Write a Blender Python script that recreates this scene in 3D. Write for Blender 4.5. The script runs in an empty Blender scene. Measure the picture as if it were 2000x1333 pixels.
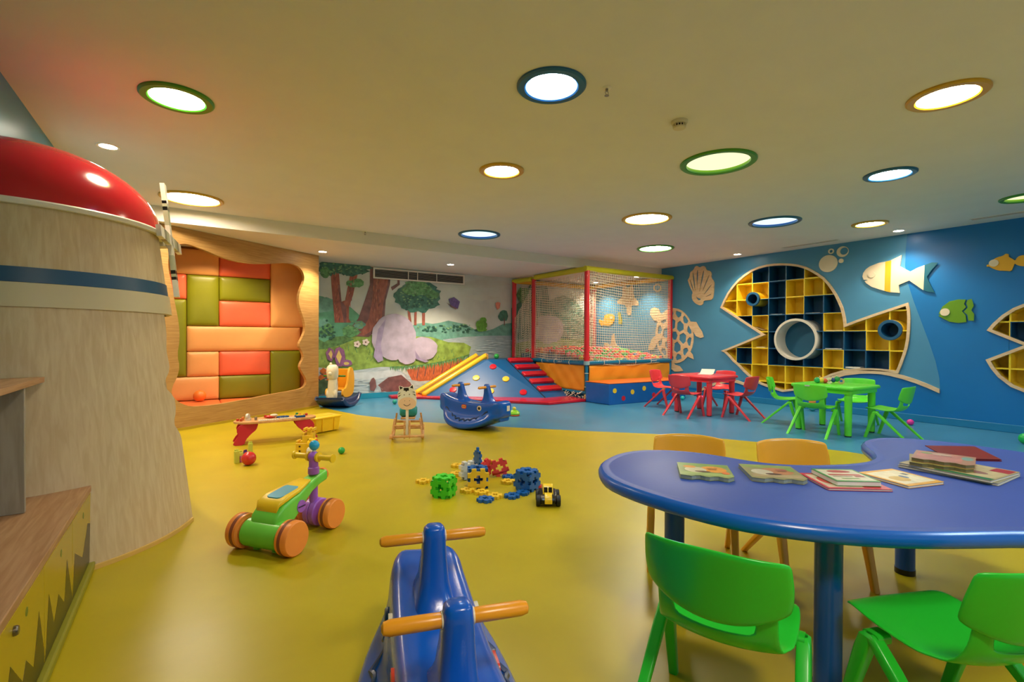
import bpy, bmesh, math, random
from mathutils import Vector, Matrix
from mathutils.geometry import tessellate_polygon
random.seed(7)
S_=bpy.context.scene
COL=S_.collection
PI=math.pi
# ------------------------------------------------------------------ camera
CAMZ=1.15; FPX=945.6137; PITCH=.0072; ROLL=.0046; YAW=.5881
Fv=Vector((math.sin(YAW)*math.cos(PITCH),math.cos(YAW)*math.cos(PITCH),-math.sin(PITCH)))
R0=Vector((math.cos(YAW),-math.sin(YAW),0)); U0=R0.cross(Fv)
Rv=math.cos(ROLL)*R0+math.sin(ROLL)*U0; Uv=Rv.cross(Fv)
O=Vector((0,0,CAMZ))
cd=bpy.data.cameras.new('camera'); cam=bpy.data.objects.new('camera',cd); COL.objects.link(cam)
cd.sensor_width=36; cd.lens=FPX*36/2000; cd.clip_start=.02; cd.clip_end=100
M=Matrix((Rv,Uv,-Fv)).transposed().to_4x4(); M.translation=O; cam.matrix_world=M
S_.camera=cam
S_.view_settings.view_transform='Standard'; S_.view_settings.look='None'
S_.view_settings.gamma=1; S_.view_settings.use_curve_mapping=False
S_.view_settings.exposure=0.83
# world: soft daylight that enters through the open rear side of the room
w=bpy.data.worlds.new('world'); S_.world=w; w.use_nodes=True
w.node_tree.nodes['Background'].inputs[0].default_value=(.95,.97,1,1)
w.node_tree.nodes['Background'].inputs[1].default_value=.3

# ------------------------------------------------------------------ room sizes (metres)
H=2.645; XR=8.462; YF=6.8955; SO=2.4718; YM=8.989; XL=-.891; YB=-3.6
LAMP=42.0     # strength of the bright ceiling diffusers
SPOT=78.0     # watts of the small downlights

def hit(px,py,ax,v):
    d=Fv+(px-1000)/FPX*Rv-(py-666.5)/FPX*Uv
    i='xyz'.index(ax); return O+d*((v-O[i])/d[i])
def hitp(px,py,p,n):
    d=Fv+(px-1000)/FPX*Rv-(py-666.5)/FPX*Uv
    return O+d*((Vector(p)-O).dot(Vector(n))/d.dot(Vector(n)))

# ------------------------------------------------------------------ materials
def lin(h):
    r=[int(h[i:i+2],16)/255 for i in (0,2,4)]
    return tuple(c/12.92 if c<=.04045 else ((c+.055)/1.055)**2.4 for c in r)
MATS={}
def mat(name,hexc,rough=.5,var=0.,scale=6,bump=0.,bscale=40,metal=0,coat=0,stretch=None,spec=.5,sss=0,emit=0,rvar=0,alpha=1):
    if name in MATS: return MATS[name]
    m=bpy.data.materials.new(name); m.use_nodes=True; nt=m.node_tree; b=nt.nodes['Principled BSDF']
    c=lin(hexc); b.inputs['Base Color'].default_value=(*c,1); b.inputs['Roughness'].default_value=rough
    b.inputs['Metallic'].default_value=metal; b.inputs['Coat Weight'].default_value=coat
    b.inputs['Specular IOR Level'].default_value=spec
    if sss: b.inputs['Subsurface Weight'].default_value=sss; b.inputs['Subsurface Radius'].default_value=(.02,.02,.02)
    if emit: b.inputs['Emission Color'].default_value=(*c,1); b.inputs['Emission Strength'].default_value=emit
    if alpha<1: b.inputs['Alpha'].default_value=alpha
    tc=nt.nodes.new('ShaderNodeTexCoord'); mp=nt.nodes.new('ShaderNodeMapping'); nt.links.new(tc.outputs['Object'],mp.inputs[0])
    if stretch: mp.inputs['Scale'].default_value=stretch
    def noise(s,det=4):
        n=nt.nodes.new('ShaderNodeTexNoise'); n.inputs['Scale'].default_value=s; n.inputs['Detail'].default_value=det
        nt.links.new(mp.outputs[0],n.inputs['Vector']); return n
    if var:
        n=noise(scale); r=nt.nodes.new('ShaderNodeValToRGB')
        lo=[max(0,x*(1-var)) for x in c]; hi=[min(1,x*(1+var)+.01*var) for x in c]
        r.color_ramp.elements[0].color=(*lo,1); r.color_ramp.elements[1].color=(*hi,1)
        r.color_ramp.elements[0].position=.3; r.color_ramp.elements[1].position=.7
        nt.links.new(n.outputs['Fac'],r.inputs[0]); nt.links.new(r.outputs[0],b.inputs['Base Color'])
        if rvar:
            q=nt.nodes.new('ShaderNodeMapRange'); q.inputs[3].default_value=rough-rvar; q.inputs[4].default_value=rough+rvar
            nt.links.new(n.outputs['Fac'],q.inputs[0]); nt.links.new(q.outputs[0],b.inputs['Roughness'])
    if bump:
        n=noise(bscale,3); bp=nt.nodes.new('ShaderNodeBump'); bp.inputs['Strength'].default_value=bump; bp.inputs['Distance'].default_value=.002
        nt.links.new(n.outputs['Fac'],bp.inputs['Height']); nt.links.new(bp.outputs[0],b.inputs['Normal'])
    MATS[name]=m; return m
def glow(name,col,strength):
    m=bpy.data.materials.new(name); m.use_nodes=True; nt=m.node_tree; nt.nodes.clear()
    e=nt.nodes.new('ShaderNodeEmission'); o=nt.nodes.new('ShaderNodeOutputMaterial')
    e.inputs[0].default_value=(*col,1); e.inputs[1].default_value=strength; nt.links.new(e.outputs[0],o.inputs[0]); return m
def wood(name,a,b_,rough=.45,stretch=(1,1,14),scale=3.,coat=0):
    m=bpy.data.materials.new(name); m.use_nodes=True; nt=m.node_tree; b=nt.nodes['Principled BSDF']
    b.inputs['Roughness'].default_value=rough; b.inputs['Coat Weight'].default_value=coat
    tc=nt.nodes.new('ShaderNodeTexCoord'); mp=nt.nodes.new('ShaderNodeMapping'); nt.links.new(tc.outputs['Object'],mp.inputs[0]); mp.inputs['Scale'].default_value=stretch
    n=nt.nodes.new('ShaderNodeTexNoise'); n.inputs['Scale'].default_value=scale; n.inputs['Detail'].default_value=8; n.inputs['Distortion'].default_value=.6
    r=nt.nodes.new('ShaderNodeValToRGB'); r.color_ramp.elements[0].color=(*lin(a),1); r.color_ramp.elements[1].color=(*lin(b_),1)
    r.color_ramp.elements[0].position=.35; r.color_ramp.elements[1].position=.65
    nt.links.new(mp.outputs[0],n.inputs[0]); nt.links.new(n.outputs[0],r.inputs[0]); nt.links.new(r.outputs[0],b.inputs['Base Color'])
    bp=nt.nodes.new('ShaderNodeBump'); bp.inputs['Strength'].default_value=.15; bp.inputs['Distance'].default_value=.001
    nt.links.new(n.outputs[0],bp.inputs['Height']); nt.links.new(bp.outputs[0],b.inputs['Normal'])
    MATS[name]=m; return m

M_YFLOOR=mat('yellow_vinyl','b8a317',.34,.07,2.5,.25,9,rvar=.05,stretch=(1,1,1),spec=.38)
M_BFLOOR=mat('blue_vinyl','3f84aa',.3,.07,2.5,.25,9,rvar=.05,spec=.45)
M_CEIL=mat('ceiling_paint','dcd8d2',.8,.02,3)
M_FASC=mat('bulkhead_paint','dcd8cc',.75,.02,3)
M_WBLUE=mat('deep_blue_paint','0470b8',.4,.03,3,.1,60)
M_WLIGHT=mat('soft_blue_paint','4488b2',.42,.03,3,.1,60)
M_WLEFT=mat('left_wall_paint','3f8fb2',.35,.05,3,.15,60)
M_REAR=mat('rear_wall_paint','d8cbb2',.7)
M_BASEB=mat('blue_skirting','1c78aa',.35,.04,3)
M_BASEM=mat('teal_skirting','1f8fb0',.4,.04,3)
W_TOWER=wood('tower_oak_veneer','c9b086','d6c29a',.5,(9,9,.7),5)
W_BENCH=wood('bench_oak_board','a87a50','bd9168',.5,(14,1,14),4)
W_GREY=wood('grey_oak_board','8f8674','a39a88',.5,(8,8,.8),5)
W_FRAME=wood('wavy_panel_oak','a87c42','bf9658',.5,(2,2,40),2)
W_PLY=wood('birch_plywood','cdb08a','dcc3a0',.55,(2,2,8),3)
W_TOY=wood('toy_beech','c98f52','dfae75',.4,(3,3,10),6)
M_WHITE=mat('white_satin','e8e2d4',.4,.02)
M_CREAM=mat('cream_laminate','cfc39c',.45,.03,2)
M_NAVY=mat('teal_stripe','0e4d72',.4,.05,2)
M_RED=mat('dome_red','c8102a',.16,.03,2,coat=.4)
M_TRIMY=mat('pale_yellow_trim','d9b25e',.4,.03)
M_BLK=mat('black_plastic','0b0b0c',.3)
M_YDOOR=mat('yellow_laminate','b59a18',.25,.03,2)
M_DARKZ=mat('dark_grass_print','3a3408',.28,.1,8)
M_SHB=mat('cubby_blue','0d4f78',.4,.04); M_SHY=mat('cubby_yellow','f0d030',.4,.04)
CG=mat('chair_green','26bd2e',.28,.04,3,sss=.05); CR=mat('chair_red','e03e48',.3,.04,3); CO=mat('chair_orange','eeac2a',.3,.04,3)
CLG=mat('lime_green_plastic','5fd936',.3,.04,3)
M_TBLUE=mat('table_blue_top','2a4a9e',.5,.05,3,.15,90); M_TRIMB=mat('table_blue_edge','0f5fc0',.25,.05,3)
M_TLEG=mat('table_leg_blue','0d4f9a',.3,.04,3)
M_WHALE=mat('whale_blue','0a56bc',.22,.06,4,.15,90); M_WHALED=mat('whale_navy','173a66',.26,.06,4,.15,90)
M_HAND=mat('handle_orange','e8981c',.3,.04,8)
PEACH=mat('peach_leatherette','e8a763',.42,.05,4,.2,120); CORAL=mat('coral_leatherette','ea6a48',.42,.05,4,.2,120)
OLIVE=mat('olive_leatherette','7f8410',.4,.05,4,.2,120); SEATO=mat('orange_leatherette','e8743c',.42,.05,4,.2,120)

# ------------------------------------------------------------------ mesh helpers
def B(): return bmesh.new()
def quad(bm,ps,mi=0):
    f=bm.faces.new([bm.verts.new(p) for p in ps]); f.material_index=mi; return f
def box(bm,c,s,rot=None,mi=0):
    mtx=Matrix.Translation(Vector(c))@((rot.to_4x4() if rot else Matrix.Identity(4)))@Matrix.Diagonal((s[0],s[1],s[2],1))
    r=bmesh.ops.create_cube(bm,size=1,matrix=mtx)
    for v in r['verts']:
        for f in v.link_faces: f.material_index=mi
def ring(bm,c,ax,r,n=16,ry=None,up=None):
    ax=Vector(ax).normalized(); a=Vector(up) if up else (Vector((0,0,1)) if abs(ax.z)<.9 else Vector((1,0,0)))
    x=a.cross(ax).normalized(); y=ax.cross(x); ry=ry or r
    return [bm.verts.new(Vector(c)+x*math.cos(t)*r+y*math.sin(t)*ry) for t in [2*PI*i/n for i in range(n)]]
def bridge(bm,rings,mi=0,c0=True,c1=True,closed=False):
    n=len(rings[0])
    prs=list(zip(rings,rings[1:]))+([(rings[-1],rings[0])] if closed else [])
    for a,b in prs:
        for i in range(n):
            f=bm.faces.new((a[i],a[(i+1)%n],b[(i+1)%n],b[i])); f.material_index=mi
    if not closed:
        if c0: f=bm.faces.new(list(reversed(rings[0]))); f.material_index=mi
        if c1: f=bm.faces.new(rings[-1]); f.material_index=mi
def cyl(bm,p0,p1,r0,r1=None,n=20,mi=0):
    p0,p1=Vector(p0),Vector(p1); r1=r0 if r1 is None else r1
    bridge(bm,[ring(bm,p0,p1-p0,r0,n),ring(bm,p1,p1-p0,r1,n)],mi)
def tube(bm,pts,r,n=8,mi=0,closed=False,flat=1):
    pts=[Vector(p) for p in pts]; rs=[]; m=len(pts); rr=r if isinstance(r,(list,tuple)) else [r]*m
    for i,p in enumerate(pts):
        if closed: d=pts[(i+1)%m]-pts[i-1]
        else: d=pts[min(i+1,m-1)]-pts[max(i-1,0)]
        rs.append(ring(bm,p,d,rr[i],n,rr[i]*flat))
    bridge(bm,rs,mi,closed=closed)
def lathe(bm,prof,c=(0,0,0),ax=(0,0,1),n=32,mi=0,caps=True):
    c=Vector(c); ax=Vector(ax).normalized()
    bridge(bm,[ring(bm,c+ax*h,ax,max(r,1e-4),n) for r,h in prof],mi,caps,caps)
def ball(bm,c,r,mi=0,seg=20,sc=(1,1,1),rot=None):
    mtx=Matrix.Translation(Vector(c))@(rot.to_4x4() if rot else Matrix.Identity(4))@Matrix.Diagonal((r*sc[0],r*sc[1],r*sc[2],1))
    q=bmesh.ops.create_uvsphere(bm,u_segments=seg,v_segments=max(6,seg//2),radius=1,matrix=mtx)
    for v in q['verts']:
        for f in v.link_faces: f.material_index=mi
def prism(bm,loops,vec,mi=0,mi_side=None):
    """loops: list of 3-D loops (outer first, then holes); vec: thickness vector"""
    loops=[[Vector(p) for p in l] for l in loops]; vec=Vector(vec)
    tris=tessellate_polygon(loops); flat=[p for l in loops for p in l]
    a=[bm.verts.new(p) for p in flat]; b=[bm.verts.new(p+vec) for p in flat]
    ms=mi if mi_side is None else mi_side
    for t in tris:
        for vs in ((a[t[0]],a[t[1]],a[t[2]]),(b[t[2]],b[t[1]],b[t[0]])):
            try: f=bm.faces.new(vs); f.material_index=mi
            except ValueError: pass
    k=0
    for l in loops:
        n=len(l)
        for i in range(n):
            j=(i+1)%n
            try: f=bm.faces.new((a[k+i],a[k+j],b[k+j],b[k+i])); f.material_index=ms
            except ValueError: pass
        k+=n
def loft(bm,secs,mi=0,c0=True,c1=True,closed=False):
    bridge(bm,[[bm.verts.new(Vector(p)) for p in s] for s in secs],mi,c0,c1,closed)
def flat(bm,pts,mi=0):
    tris=tessellate_polygon([[Vector(p) for p in pts]]); v=[bm.verts.new(p) for p in pts]
    for t in tris:
        try: f=bm.faces.new([v[i] for i in t]); f.material_index=mi
        except ValueError: pass
def rrect(w,d,r,n=5,cx=0,cy=0):
    out=[]
    for sx,sy,a0 in ((1,1,0),(-1,1,PI/2),(-1,-1,PI),(1,-1,1.5*PI)):
        for i in range(n+1):
            a=a0+PI/2*i/n; out.append((cx+sx*(w/2-r)+r*math.cos(a),cy+sy*(d/2-r)+r*math.sin(a)))
    return out
def smooth2(pts,it=1,closed=True):
    for _ in range(it):
        o=[]; n=len(pts)
        for i in range(n if closed else n-1):
            a=Vector(pts[i]); b=Vector(pts[(i+1)%n]); o+= [a*.75+b*.25,a*.25+b*.75]
        pts=o
    return pts

def obj(name,bm,mats,parent=None,bevel=0,seg=2,smooth=True,sub=0,solid=0,world=False,flip=True,loc=None,ang=35):
    if flip: bmesh.ops.recalc_face_normals(bm,faces=bm.faces[:])
    if world:
        T=(parent.matrix_world if parent else Matrix.Translation(loc or Vector((0,0,0)))).inverted()
        bmesh.ops.transform(bm,matrix=T,verts=bm.verts[:])
    me=bpy.data.meshes.new(name); bm.to_mesh(me); bm.free()
    for m in (mats if isinstance(mats,(list,tuple)) else [mats]): me.materials.append(m)
    o=bpy.data.objects.new(name,me); COL.objects.link(o)
    if parent: o.parent=parent
    elif loc is not None: o.location=loc
    if solid:
        s=o.modifiers.new('solid','SOLIDIFY'); s.thickness=solid; s.offset=0
    if bevel:
        b=o.modifiers.new('bevel','BEVEL'); b.width=bevel; b.segments=seg; b.limit_method='ANGLE'; b.angle_limit=math.radians(40)
    if sub:
        s=o.modifiers.new('sub','SUBSURF'); s.levels=sub; s.render_levels=sub
    if smooth:
        me.polygons.foreach_set('use_smooth',[True]*len(me.polygons))
        try: me.set_sharp_from_angle(angle=math.radians(ang))
        except Exception: pass
    return o
def tag(o,label,cat,group=None,kind=None):
    if label: o['label']=label
    if cat: o['category']=cat
    if group: o['group']=group
    if kind: o['kind']=kind
    return o
def thing(name,label,cat,loc=(0,0,0),rot=0,group=None,kind=None):
    o=bpy.data.objects.new(name,None); COL.objects.link(o); o.empty_display_size=.05
    if isinstance(rot,(int,float)): rot=(0,0,rot)
    o.location=loc; o.rotation_euler=rot
    from mathutils import Euler
    o.matrix_world=Matrix.Translation(Vector(loc))@Euler(rot).to_matrix().to_4x4()
    return tag(o,label,cat,group,kind)
def struct(name,bm,mats,**k):
    o=obj(name,bm,mats,**k); o['kind']='structure'; return o
def dup(src,name,loc,rot=None,label=None,group=None):
    c=src.copy(); c.name=name; COL.objects.link(c); c.location=loc
    if rot is not None: c.rotation_euler=(0,0,rot)
    if label: c['label']=label
    if group: c['group']=group
    for ch in list(src.children):
        d=ch.copy(); COL.objects.link(d); d.parent=c
        for g in list(ch.children):
            e=g.copy(); COL.objects.link(e); e.parent=d
    return c
def boolean_cut(o,cutters):
    """subtract closed meshes (bm) from object o and bake the result"""
    for i,cb in enumerate(cutters):
        bmesh.ops.recalc_face_normals(cb,faces=cb.faces[:])
        me=bpy.data.meshes.new('c'); cb.to_mesh(me); cb.free(); co=bpy.data.objects.new('c',me); COL.objects.link(co)
        md=o.modifiers.new('b','BOOLEAN'); md.operation='DIFFERENCE'; md.object=co; md.solver='EXACT'
        dg=bpy.context.evaluated_depsgraph_get(); dg.update()
        ne=bpy.data.meshes.new_from_object(o.evaluated_get(dg)); old=o.data; o.modifiers.clear(); o.data=ne
        bpy.data.objects.remove(co); bpy.data.meshes.remove(me); bpy.data.meshes.remove(old)

# ------------------------------------------------------------------ polygon tools (2-D)
def area2(p): return sum(p[i][0]*p[(i+1)%len(p)][1]-p[(i+1)%len(p)][0]*p[i][1] for i in range(len(p)))/2
def inset(p,d):
    s=1 if area2(p)>0 else -1; n=len(p); out=[]
    for i in range(n):
        a=Vector(p[i-1]).to_2d(); b=Vector(p[i]).to_2d(); c=Vector(p[(i+1)%n]).to_2d()
        e1=(b-a).normalized(); e2=(c-b).normalized(); n1=Vector((-e1.y,e1.x))*s; n2=Vector((-e2.y,e2.x))*s
        m=(n1+n2); L=m.length
        if L<1e-6: out.append(b+n1*d); continue
        m/=L; k=d/max(.35,m.dot(n1)); out.append(b+m*k)
    return out
def clip(poly,x0,x1,y0,y1):
    def cut(P,f,inter):
        o=[]
        for i in range(len(P)):
            a,b=P[i-1],P[i]; fa,fb=f(a),f(b)
            if fb>=0:
                if fa<0: o.append(inter(a,b,fa,fb))
                o.append(b)
            elif fa>=0: o.append(inter(a,b,fa,fb))
        return o
    it=lambda a,b,fa,fb:(a[0]+(b[0]-a[0])*fa/(fa-fb),a[1]+(b[1]-a[1])*fa/(fa-fb))
    P=[tuple(p) for p in poly]
    for f in (lambda p:p[0]-x0,lambda p:x1-p[0],lambda p:p[1]-y0,lambda p:y1-p[1]):
        P=cut(P,f,it)
        if len(P)<3: return []
    o=[]
    for p in P:
        if not o or math.hypot(p[0]-o[-1][0],p[1]-o[-1][1])>1e-4: o.append(p)
    if len(o)>2 and math.hypot(o[0][0]-o[-1][0],o[0][1]-o[-1][1])<1e-4: o.pop()
    return o if len(o)>2 and abs(area2(o))>4e-4 else []

# ================================================================== STRUCTURE
# floor: yellow vinyl, blue vinyl beyond a curved seam
curve=[(1.74,8.55),(1.776,8.414),(1.878,7.884),(2.065,7.174),(2.33,6.627),(2.58,6.183),(2.87,5.80),(3.27,5.335),(3.7,4.858),(4.14,4.387),(4.63,3.89),(5.1,3.25),(5.42,2.65),(5.586,2.225),(5.618,1.927),(5.6,1.0),(5.45,0),(5.5,-1.5),(5.6,YB)]
bm=B()
flat(bm,[(x,y,0) for x,y in [(XL-.1,9.1),(1.74,9.1)]+curve+[(XL-.1,YB)]],0)
flat(bm,[(x,y,0) for x,y in [(1.74,9.1),(XR+.2,9.1),(XR+.2,YB)]+curve[::-1]],1)
struct('floor',bm,[M_YFLOOR,M_BFLOOR])
# ceiling with round holes for the recessed lamps
LAMPS=[ # x, y, outer r, inner r, ring, tube, glow colour, bright, label
(-.062,3.704,.2,.148,'green','bright'),(1.785,2.269,.205,.152,'blue','bright'),(3.856,1.0,.2,.148,'yellow','bright'),
(3.728,2.459,.303,.252,'green','dim'),(2.325,3.665,.2,.15,'yellow','bright'),(.026,6.317,.3,.255,'yellow','bright'),
(3.499,6.117,.305,.26,'blue','dim'),(4.752,4.109,.303,.255,'yellow','bright'),(6.21,3.291,.303,.255,'blue','dim'),
(5.269,1.759,.2,.152,'blue','bright'),(7.321,2.653,.2,.15,'yellow','bright'),(6.436,5.377,.3,.25,'green','bright'),
(7.284,1.24,.21,.165,'green','dim'),
(.7,-.5,.3,.255,'yellow','bright'),(3.2,-1.3,.3,.255,'blue','bright'),(6.0,-1.0,.3,.255,'yellow','bright')]  # last three: unseen lamps added behind the camera to brighten the foreground
def circ(x,y,r,n=40): return [(x+r*math.cos(2*PI*i/n),y+r*math.sin(2*PI*i/n)) for i in range(n)]
bm=B()
loops=[[(XL-.1,YB,H),(XR+.15,YB,H),(XR+.15,YF,H),(XL-.1,YF,H)]]+[[(x,y,H) for x,y in circ(L[0],L[1],L[3]+.01)] for L in LAMPS]
prism(bm,loops,(0,0,.02)); struct('ceiling',bm,M_CEIL,smooth=False)
# lowered bulkhead over the mural side
bm=B(); box(bm,((XL+XR)/2,(YF+YM+.1)/2,(SO+H+.02)/2),(XR-XL+.3,YM+.1-YF,H+.02-SO))
struct('trim_1',bm,M_FASC,smooth=False)
# walls
bm=B(); box(bm,(XL-.05,(YB+9.1)/2,H/2),(.1,9.1-YB,H)); struct('wall_left',bm,M_WLEFT,smooth=False)
bm=B(); box(bm,((XL+XR)/2,YM+.05,SO/2),(XR-XL+.3,.1,SO)); struct('wall_back',bm,mat('mural_sky','c4cbc4',.3,.12,2.2),smooth=False)
bm=B(); box(bm,(XL+.75,YB-.05,H/2),(1.5,.1,H)); box(bm,(XR-.75,YB-.05,H/2),(1.5,.1,H)); box(bm,((XL+XR)/2,YB-.05,H-.12),(XR-XL,.1,.24)); struct('wall_rear',bm,M_REAR,smooth=False)

def wy(px,py,x=XR): p=hit(px,py,'x',x); return (p.y,p.z)
def z6(x,y): return (1300+x/3.92,460+y/3.92)
def z7(x,y): return (1600+x/2.8975,420+y/2.8975)
whale_px=[z6(*p) for p in [(425,555),(450,497),(480,440),(518,387),(560,340),(608,300),(660,265),(720,240),(780,225),(840,217),(900,215),(960,217),(1020,225),(1075,240),(1120,260),(1172,290),(1220,325),(1258,366),(1290,410),(1318,455),(1340,500),(1362,550),(1375,600),(1383,640),(1387,680),(1470,648),(1600,602),(1740,556),(1862,515),(1876,570),(1880,640),(1877,720),(1870,800),(1858,862),(1840,920),(1815,990),(1785,1060)]]
whale_px+=[(1735,727),(1713,725),(1678,724),(1652,727),(1627,734),(1605,744),(1580,756),(1555,763),(1530,766)]
whale_px+=[z6(*p) for p in [(840,1180),(780,1160),(740,1145),(700,1125),(640,1080),(600,1042),(560,1000),(520,965),(490,930),(455,895),(430,885),(580,825),(735,760),(580,657)]]
WH=[Vector(wy(*p)) for p in whale_px]
whale2_px=[(1928,646),(1940,632),(1958,616),(1980,602),(2010,590),(2050,582),(2100,584),(2150,600),(2185,640),(2195,690),(2190,740),(2160,775),(2110,790),(2060,786),(2010,770),(1975,756),(1950,737),(1936,720),(1926,703),(1963,689),(2000,675),(1965,661)]
W2=[Vector(wy(*p)) for p in whale2_px]
# right wall slab, cut open for the fish-shaped shelves
bm=B(); box(bm,(XR+.05,(YB+YM)/2,H/2),(.1,YM-YB+.2,H)); wr=struct('wall_right',bm,[M_WBLUE,M_WLIGHT],smooth=False)
# painted lighter zone (a skin 2 mm thick on the wall)
zone_px=[(1772,457),(1769,490),(1768,520),(1772,550),(1785,590),(1800,630),(1815,670),(1827,705),(1835,740),(1836,768),(1830,766),(1800,754),(1765,740),(1730,731),(1690,728),(1650,731),(1616,742),(1590,753),(1530,758),(1480,740),(1443,745),(1401,750),(1367,764),(1345,778)]
zone=[wy(*p) for p in zone_px]; zone=[(YM,H)]+zone+[(5.9,.15),(YM,.15)]
zone[1]=(zone[1][0],H)
bm=B(); prism(bm,[[(XR-.002,y,z) for y,z in zone]],(.004,0,0)); wl=struct('trim_2',bm,M_WLIGHT,smooth=False)
def cutter(P,x0=XR-.05,x1=XR+.2):
    b=B(); prism(b,[[(x0,p[0],p[1]) for p in P]],(x1-x0,0,0)); return b
boolean_cut(wr,[cutter(WH),cutter(W2)]); boolean_cut(wl,[cutter(WH)])
# skirtings
bm=B(); box(bm,(XR-.008,(YB+YM)/2,.05),(.016,YM-YB,.1)); struct('baseboard_right',bm,M_BASEB,bevel=.006)
bm=B(); box(bm,((1.75+XR)/2,YM-.006,.05),(XR-1.75,.014,.1)); struct('baseboard_back',bm,M_BASEM,bevel=.004)

# ------------------------------------------------------------------ mural painted on the back wall
MUR=B(); MM=[]; 
def mcol(name,hexc,var=.25,scale=9,stretch=None):
    m=mat('mural_'+name,hexc,.3,var,scale,stretch=stretch)
    if m not in MM: MM.append(m)
    return MM.index(m)
LAY=[0]
def mp(pts,ci,up=1,scale=True):
    LAY[0]+=1; y=YM-.0015-.00004*LAY[0]
    flat(MUR,[hit(*( (600+p[0]/3.92,480+p[1]/3.92) if scale else p),'y',YM)+Vector((0,y-YM,0)) for p in pts],ci)
def blob(cx,cy,rx,ry,n=26,wob=.16,seed=0):
    rnd=random.Random(seed); return [(cx+rx*(1+wob*rnd.uniform(-1,1))*math.cos(2*PI*i/n),cy+ry*(1+wob*rnd.uniform(-1,1))*math.sin(2*PI*i/n)) for i in range(n)]
c_sky=mcol('cloud','c3c8bf',.1,2); c_far=mcol('far_forest','6aa090',.25,10); c_lake=mcol('lake','9fb0b6',.15,8,(1,1,8)); c_teal=mcol('teal_hill','5a9c7c',.3,5)
c_mead=mcol('meadow','86a34a',.35,9); c_mead2=mcol('dark_grass','56804a',.4,16); c_trunk=mcol('trunk','9c5a4a',.3,8,(3,1,1)); c_trd=mcol('trunk_shadow_side','7a5250',.3,8)
c_leaf=mcol('leaves','3f7464',.4,14); c_leaf2=mcol('bright_leaves','5a925c',.5,18); c_water=mcol('stream','b0bfc6',.25,7,(1,1,6)); c_foam=mcol('stream_foam','c8d2d6',.12,7)
c_cliff=mcol('cliff','be6440',.35,14,(3,1,1)); c_rock=mcol('lilac_boulder','b4aabe',.18,5); c_rockd=mcol('lilac_boulder_fold','9c90b0',.2,7); c_fl=mcol('blossom','e0d2cc',.05); c_pur=mcol('butterfly_violet','5a3f86',.3,20)
c_pet=mcol('petal_mauve','8a5a86',.25,14); c_pety=mcol('petal_yellow','d8c070',.1,10); c_org=mcol('orange_leaf','c06a34',.3,12); c_frog=mcol('frog_green','5f9a38',.3,20); c_pink=mcol('pink_butterfly','d78878',.2,20); c_dk=mcol('bank_shadow','4a6248',.3,14)
mp([(1140,300),(1300,260),(1500,270),(1560,300),(1400,320),(1200,330)],c_sky); mp([(1200,390),(1330,375),(1480,400),(1330,425)],c_sky); mp([(250,560),(420,500),(520,600),(400,640)],c_sky)
# distant forest and lake
mp([(760,640),(830,600),(900,590),(960,600),(1020,590),(1080,575),(1150,590),(1200,600),(1280,640),(1340,660),(1420,640),(1500,600),(1600,590),(1750,560),(1900,540),(2240,520),(2240,760),(760,760)],c_far)
mp([(1040,720),(1200,700),(1400,690),(1600,690),(1900,680),(2240,680),(2240,1000),(1040,1000)],c_lake)
# left hills and meadow
mp([(60,380),(120,390),(200,430),(330,470),(430,560),(480,640),(480,1000),(60,1000)],c_teal)
mp([(60,420),(90,400),(150,395),(260,440),(200,500),(60,520)],c_far)
mp([(60,780),(200,720),(400,690),(560,680),(700,690),(950,700),(1080,740),(1200,745),(1255,775),(1240,830),(1180,860),(1000,900),(850,920),(700,940),(560,935),(400,950),(250,960),(60,960)],c_mead)
mp([(60,700),(130,740),(200,700),(300,690),(360,720),(260,760),(150,790),(60,800)],c_mead2)
# stream, cliff
mp([(60,930),(340,960),(560,930),(660,930),(760,990),(1000,1040),(1250,1040),(1600,1060),(2240,1080),(2240,1145),(60,1145)],c_water)
mp([(330,975),(520,965),(660,950),(740,985),(760,1020),(640,1000),(500,1030),(350,1020)],c_foam)
mp([(540,1070),(620,1010),(720,990),(790,1050),(830,1130),(740,1140),(600,1120)],c_trd); mp([(1240,1060),(1180,1000),(1260,920),(1500,900),(1800,960),(2240,920),(2240,1100)],c_mead2)
mp([(760,950),(900,920),(1050,900),(1200,850),(1190,900),(1100,1000),(980,1030),(860,1040),(800,1030)],c_cliff)
for i,x in enumerate((850,910,975,1040,1100,1150)): mp([(x,930-i*10),(x+8,925-i*10),(x-6,1015-i*14),(x-14,1015-i*14)],c_trd)
# fringe of grass blades on the cliff edge
for i in range(42):
    x=640+i*14.5; y=945-(i*i)*.055; mp([(x-9,y-18),(x+9,y-20),(x+random.uniform(-8,8),y+random.uniform(12,34))],c_mead2 if i%2 else c_leaf2)
for i in range(60):
    x=random.uniform(110,1150); y=random.uniform(760,900); mp([(x-3,y),(x+3,y),(x+random.uniform(-14,14),y-random.uniform(18,40))],c_mead2 if i%3 else c_leaf2)
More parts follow.
